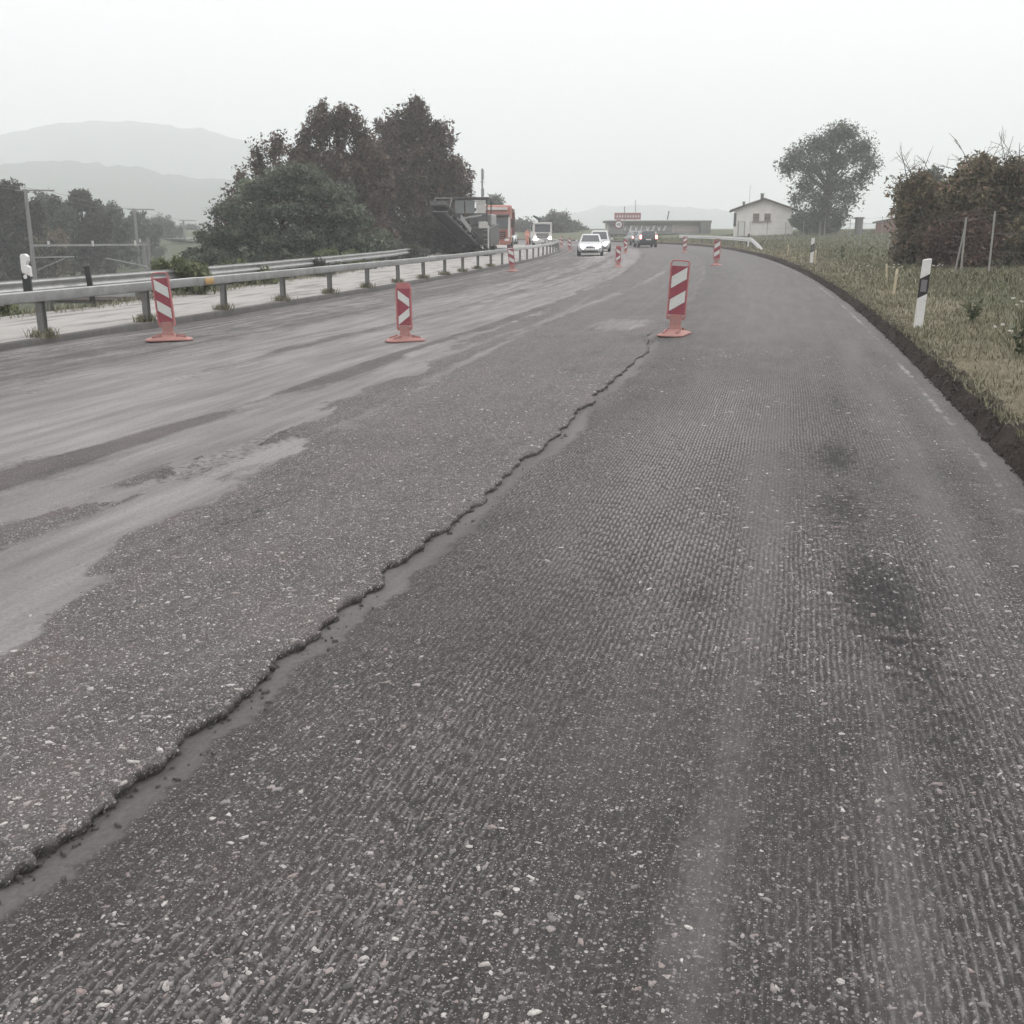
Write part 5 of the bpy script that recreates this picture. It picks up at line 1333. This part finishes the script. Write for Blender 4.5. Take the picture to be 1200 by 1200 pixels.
# flat-roofed roadside shop with painted wall
sh = empty('roadside_shop', (22.1, 168, -.35), .0, 'low grey flat-roofed roadside building with painted front and red roof sign', 'building')
m_shopwall = mat('grey_render', (.46, .43, .41), .9, .12, 1, dirt=(.2, .18, .17), dirt_amt=.4)
MB().box((0, 2.5, 1.0), (15.2, 5, 3.6)).build('wall', m_shopwall, sh)
MB().box((0, 2.3, 2.95), (15.9, 5.9, .34)).build('roof', m_fascia, sh)
MB().box((0, -.68, 3.1), (15.95, .06, .12)).build('roof_edge', m_galv, sh)
dk_ = MB().box((-2.6, -.06, 2.0), (9.4, .08, 1.15)).build('painted_panel', mat('dark_mural_ground', (.26, .25, .245), .9, .3, 1), sh)
for k in range(8):      # illegible painted shapes, pale on dark
    x = -5.3 + k * .86; w_ = random.uniform(.35, .7)
    MB().prism([(x, 1.55 + random.uniform(0, .2)), (x + w_ * .35, 1.55), (x + w_, 2.35 + random.uniform(-.1, .15)), (x + w_ * .55, 2.45)] if k % 2 else [(x, 2.4), (x + w_ * .3, 1.6), (x + w_ * .7, 1.65), (x + w_, 2.45), (x + w_ * .5, 2.0)], -.115, -.1, 'y').build('painted_shape', m_pale, dk_)
MB().box((4.6, -.06, 1.95), (4.2, .08, .9)).build('pale_panel', mat('pinkish_panel', (.38, .33, .31), .9, .1, 1), sh)
MB().box((0, -.4, 1.28), (14.8, .9, .14)).build('awning', m_galv, sh)
for k in range(7): MB().box((-7 + k * 2.35, -.78, .5), (.13, .13, 1.5)).build('column', m_galv_post, sh)
MB().box((-5.4, -.03, .45), (1.5, .06, 1.4)).build('shop_window', m_pale, sh)
MB().box((-3.4, -.03, .45), (1.6, .06, 1.4)).build('shop_window', m_glass, sh)
sg = MB().box((-4.6, .6, 3.78), (4.0, .16, 1.0)).build('roof_sign', mat('red_sign_face', (.34, .16, .165), .6, .1, 2), sh)
for k in range(9): MB().prism([(-6.3 + k * .40, 3.62), (-6.3 + k * .40 + .24, 3.62), (-6.3 + k * .40 + .24, 3.95), (-6.3 + k * .40 + .1, 3.95)], .50, .515, 'y').build('sign_mark', m_pale, sg)
MB().tube([(-3.3, 2, 3.1), (-3.3, 2, 6.2)], .05, 5).build('aerial', m_galv, sh)
MB().box((1.6, 1., 3.9), (.16, .1, 1.3), ry=.15).build('satellite_mast', m_galv_post, sh)
MB().box((6.9, -1.2, 1.6), (1.5, 1.2, 3.0)).build('annex', m_galv_post, sh)

# round speed sign on its post
ss = empty('speed_sign', (14.4, 150, .1), 0, 'round speed limit sign with ring on a tall post before the flat-roofed building', 'traffic sign')
MB().tube([(.75, .06, -.3), (.75, .06, 4.4)], .05, 8).build('post', m_galv_post, ss)
MB().tube([(.75, .06, 2.05), (-.2, .06, 2.05)], .03, 6).build('bracket', m_galv_post, ss)
dc = MB().disc((0, 0, 2.05), .62, .04, 'y', 28).build('sign_ring', mat('faded_red_ring', (.20, .085, .09), .6, .1, 5), ss)
MB().disc((0, -.028, 2.05), .43, .02, 'y', 28).build('sign_face', m_white, dc)
tx = bpy.data.curves.new('digits', 'FONT'); tx.body = '40'; tx.size = .52; tx.align_x = 'CENTER'; tx.align_y = 'CENTER'; tx.extrude = .004
to = bpy.data.objects.new('digits', tx); COL.objects.link(to)
tme = bpy.data.meshes.new_from_object(to.evaluated_get(bpy.context.evaluated_depsgraph_get())); bpy.data.objects.remove(to)
tme.materials.clear(); tme.materials.append(m_black)
to = bpy.data.objects.new('sign_number', tme); COL.objects.link(to); to.parent = dc; to.location = (0, -.046, 2.05); to.rotation_euler = (PI / 2, 0, 0)

# telecom mast
am = empty('telecom_mast', (-4.67, 176, -1.9), 0, 'thin telecom mast with antenna bundle above the milling machine canopy', 'mast')
MB().tube([(0, 0, 0), (0, 0, 12.6)], [.22, .12], 8).build('pole', m_galv_post, am)
for a in range(3): MB().box((.2 * math.cos(a * 2.1), .2 * math.sin(a * 2.1), 11.7), (.16, .12, 1.5)).build('antenna', m_galv, am, bevel=.02)
for a in range(3): MB().box((.22 * math.cos(a * 2.1), .22 * math.sin(a * 2.1), 9.0), (.14, .12, 1.2)).build('antenna', m_galv_post, am, bevel=.02)
MB().disc((0, 0, 10.6), .35, .08, 'z', 12).build('platform', m_galv_post, am)

# ------------------------------------------------------------------ wire fence along the field
m_fpost = mat('concrete_fence_post', (.30, .29, .275), .85, .15, 5)
m_wire = mat('fence_wire', (.16, .155, .15), .6, .1, 5, metal=.5)
def fence(pts, h, label, brace=(), r=.03):
    z = [gz(x, y) for x, y in pts]
    root = empty('wire_fence', (pts[0][0], pts[0][1], z[0]), 0, label, 'fence')
    o = Vector((pts[0][0], pts[0][1], z[0]))
    tops = []
    for k, (x, y) in enumerate(pts):
        b0 = Vector((x, y, z[k] - .3)) - o; t0 = Vector((x + random.uniform(-.06, .06), y, z[k] + h * random.uniform(.95, 1.06))) - o
        MB().tube([b0, t0], [r * 1.1, r], 6).build('post', m_fpost, root); tops.append((b0, t0))
        if k in brace: MB().tube([t0.lerp(b0, .12), b0 + Vector((-.16, .1, .3))], r * .9, 6).build('brace', m_fpost, root)
    for f in (.95, .7, .45, .22):
        for k in range(len(pts) - 1):
            p = tops[k][0].lerp(tops[k][1], f); q = tops[k + 1][0].lerp(tops[k + 1][1], f)
            MB().tube([p, p.lerp(q, .5) - Vector((0, 0, .02)), q], .006, 4).build('wire', m_wire, root)
    return root
fence([(16.6, 31.0), (15.18, 35), (14.78, 36.2), (17.0, 48), (19.4, 56), (21.8, 64), (25.9, 76), (25.75, 82), (23.9, 86)], 1.85, 'wire fence with pale posts in front of the right thicket', (2,))
fence([(24.0, 112), (26.2, 114), (28.6, 116), (31.0, 118), (33.5, 119), (36.5, 120), (40., 120), (44, 120), (48, 119)], 2.0, 'distant wire fence in front of the white house')

# ------------------------------------------------------------------ railway on the left, below the road
m_mast = mat('railway_mast_steel', (.20, .20, .20), .7, .15, 3)
def rail_mast(x, y, top, label, arm=1.3, two=True, low=None, r=.16):
    zb_ = left_z(x, y); h = top - zb_
    root = empty('railway_mast', (x, y, zb_), .2, label, 'mast', 'masts along the railway')
    MB().tube([(0, 0, -.3), (0, 0, h)], [r * 1.15, r * .85], 8).build('pole', m_mast, root)
    a = MB().box((arm * .32, 0, h - .1), (arm * 1.35, .1, .12)).build('cross_arm', m_mast, root)
    MB().tube([(-.3, 0, h - .05), (-.3, 0, h + .25)], .08, 8).build('insulator', m_pale, a)
    MB().tube([(arm * .8, 0, h - .05), (arm * .8, 0, h + .2)], .07, 8).build('insulator', m_pale, a)
    if low:
        for zz in low:
            c = MB().tube([(0, 0, zz - zb_), (3.4, 0, zz - zb_ + .05)], .05, 6).build('cantilever', m_galv, root)
            MB().tube([(0, 0, zz - zb_ - 1.1), (2.6, 0, zz - zb_)], .035, 6).build('strut', m_galv, c)
            MB().tube([(3.3, 0, zz - zb_ - .1), (3.3, 0, zz - zb_ + .18)], .09, 8).build('insulator', m_trim, c)
    return root
rail_mast(-39.1, 90, 4.7, 'tall railway mast nearest the left picture edge', 2.2, low=(-.65,))
rail_mast(-50.8, 150, 4.2, 'second railway mast, in front of hazy trees', 2.6, r=.18)
rail_mast(-35.3, 106, .4, 'short stout mast carrying a lattice bracket between first and second tall mast', .6, r=.2)
rail_mast(-59.1, 200, 3.1, 'third railway mast, right of the second', 2.2, r=.2)
rail_mast(-69.5, 250, 2.5, 'fourth railway mast next to the locust tree', 2.2, r=.24)
rail_mast(-72.9, 258, 2.2, 'thin fifth mast just left of the fourth', .3, r=.16)
gn = empty('railway_gantry', (-39.1, 90.3, -3.8), 0, 'horizontal gantry beam from the first railway mast to the right', 'gantry')
MB().box((3.9, 2.6, 4.1), (9.4, .14, .16), rz=.6).build('beam', m_galv, gn)
for k in range(3): MB().tube([(1.0 + k * 2.9, .65 + k * 1.95, 4.0), (1.0 + k * 2.9, .65 + k * 1.95, 4.45)], .1, 8).build('insulator', m_pale, gn)
MB().tube([(7.7, 5.2, -.4), (7.7, 5.2, 4.7)], .15, 8).build('end_post', m_mast, gn)
MB().tube([(4.6, 3.4, 3.0), (7.7, 5.2, 2.2)], .06, 6).build('strut', m_galv, gn)
for i, (z0, z1, dx) in enumerate(((4.7, 4.2, 0), (4.7, 4.2, 1.9))):
    wv = MB(); P = [(-36 + dx, 60, z0 + .1), (-39.1 + dx, 90, z0 - .15), (-45 + dx, 120, z0 - .9), (-50.8 + dx, 150, z1), (-55 + dx, 175, z1 - 1.1), (-59.1 + dx, 200, 3.1)]
    o = wv.tube(P, .012, 4).build('overhead_wire', m_wire)
    tag(o, ['thin overhead wire hung on the left arms of the railway masts', 'thin overhead wire hung on the right arms of the railway masts'][i], 'wire', 'overhead wires of the railway')
pf = empty('platform_ramp', (-34.2, 85, -3.6), .1, 'reddish platform surface below the first railway mast', 'platform')
MB().prism([(-3.4, 0), (6.5, 0), (6.5, .5), (-3.4, 1.25)], -2, 4, 'y').build('slab', mat('reddish_paving', (.22, .165, .15), .9, .15, 2), pf)
MB().box((1.5, -2.05, .35), (9.9, .08, .3)).build('edge', m_galv, pf)
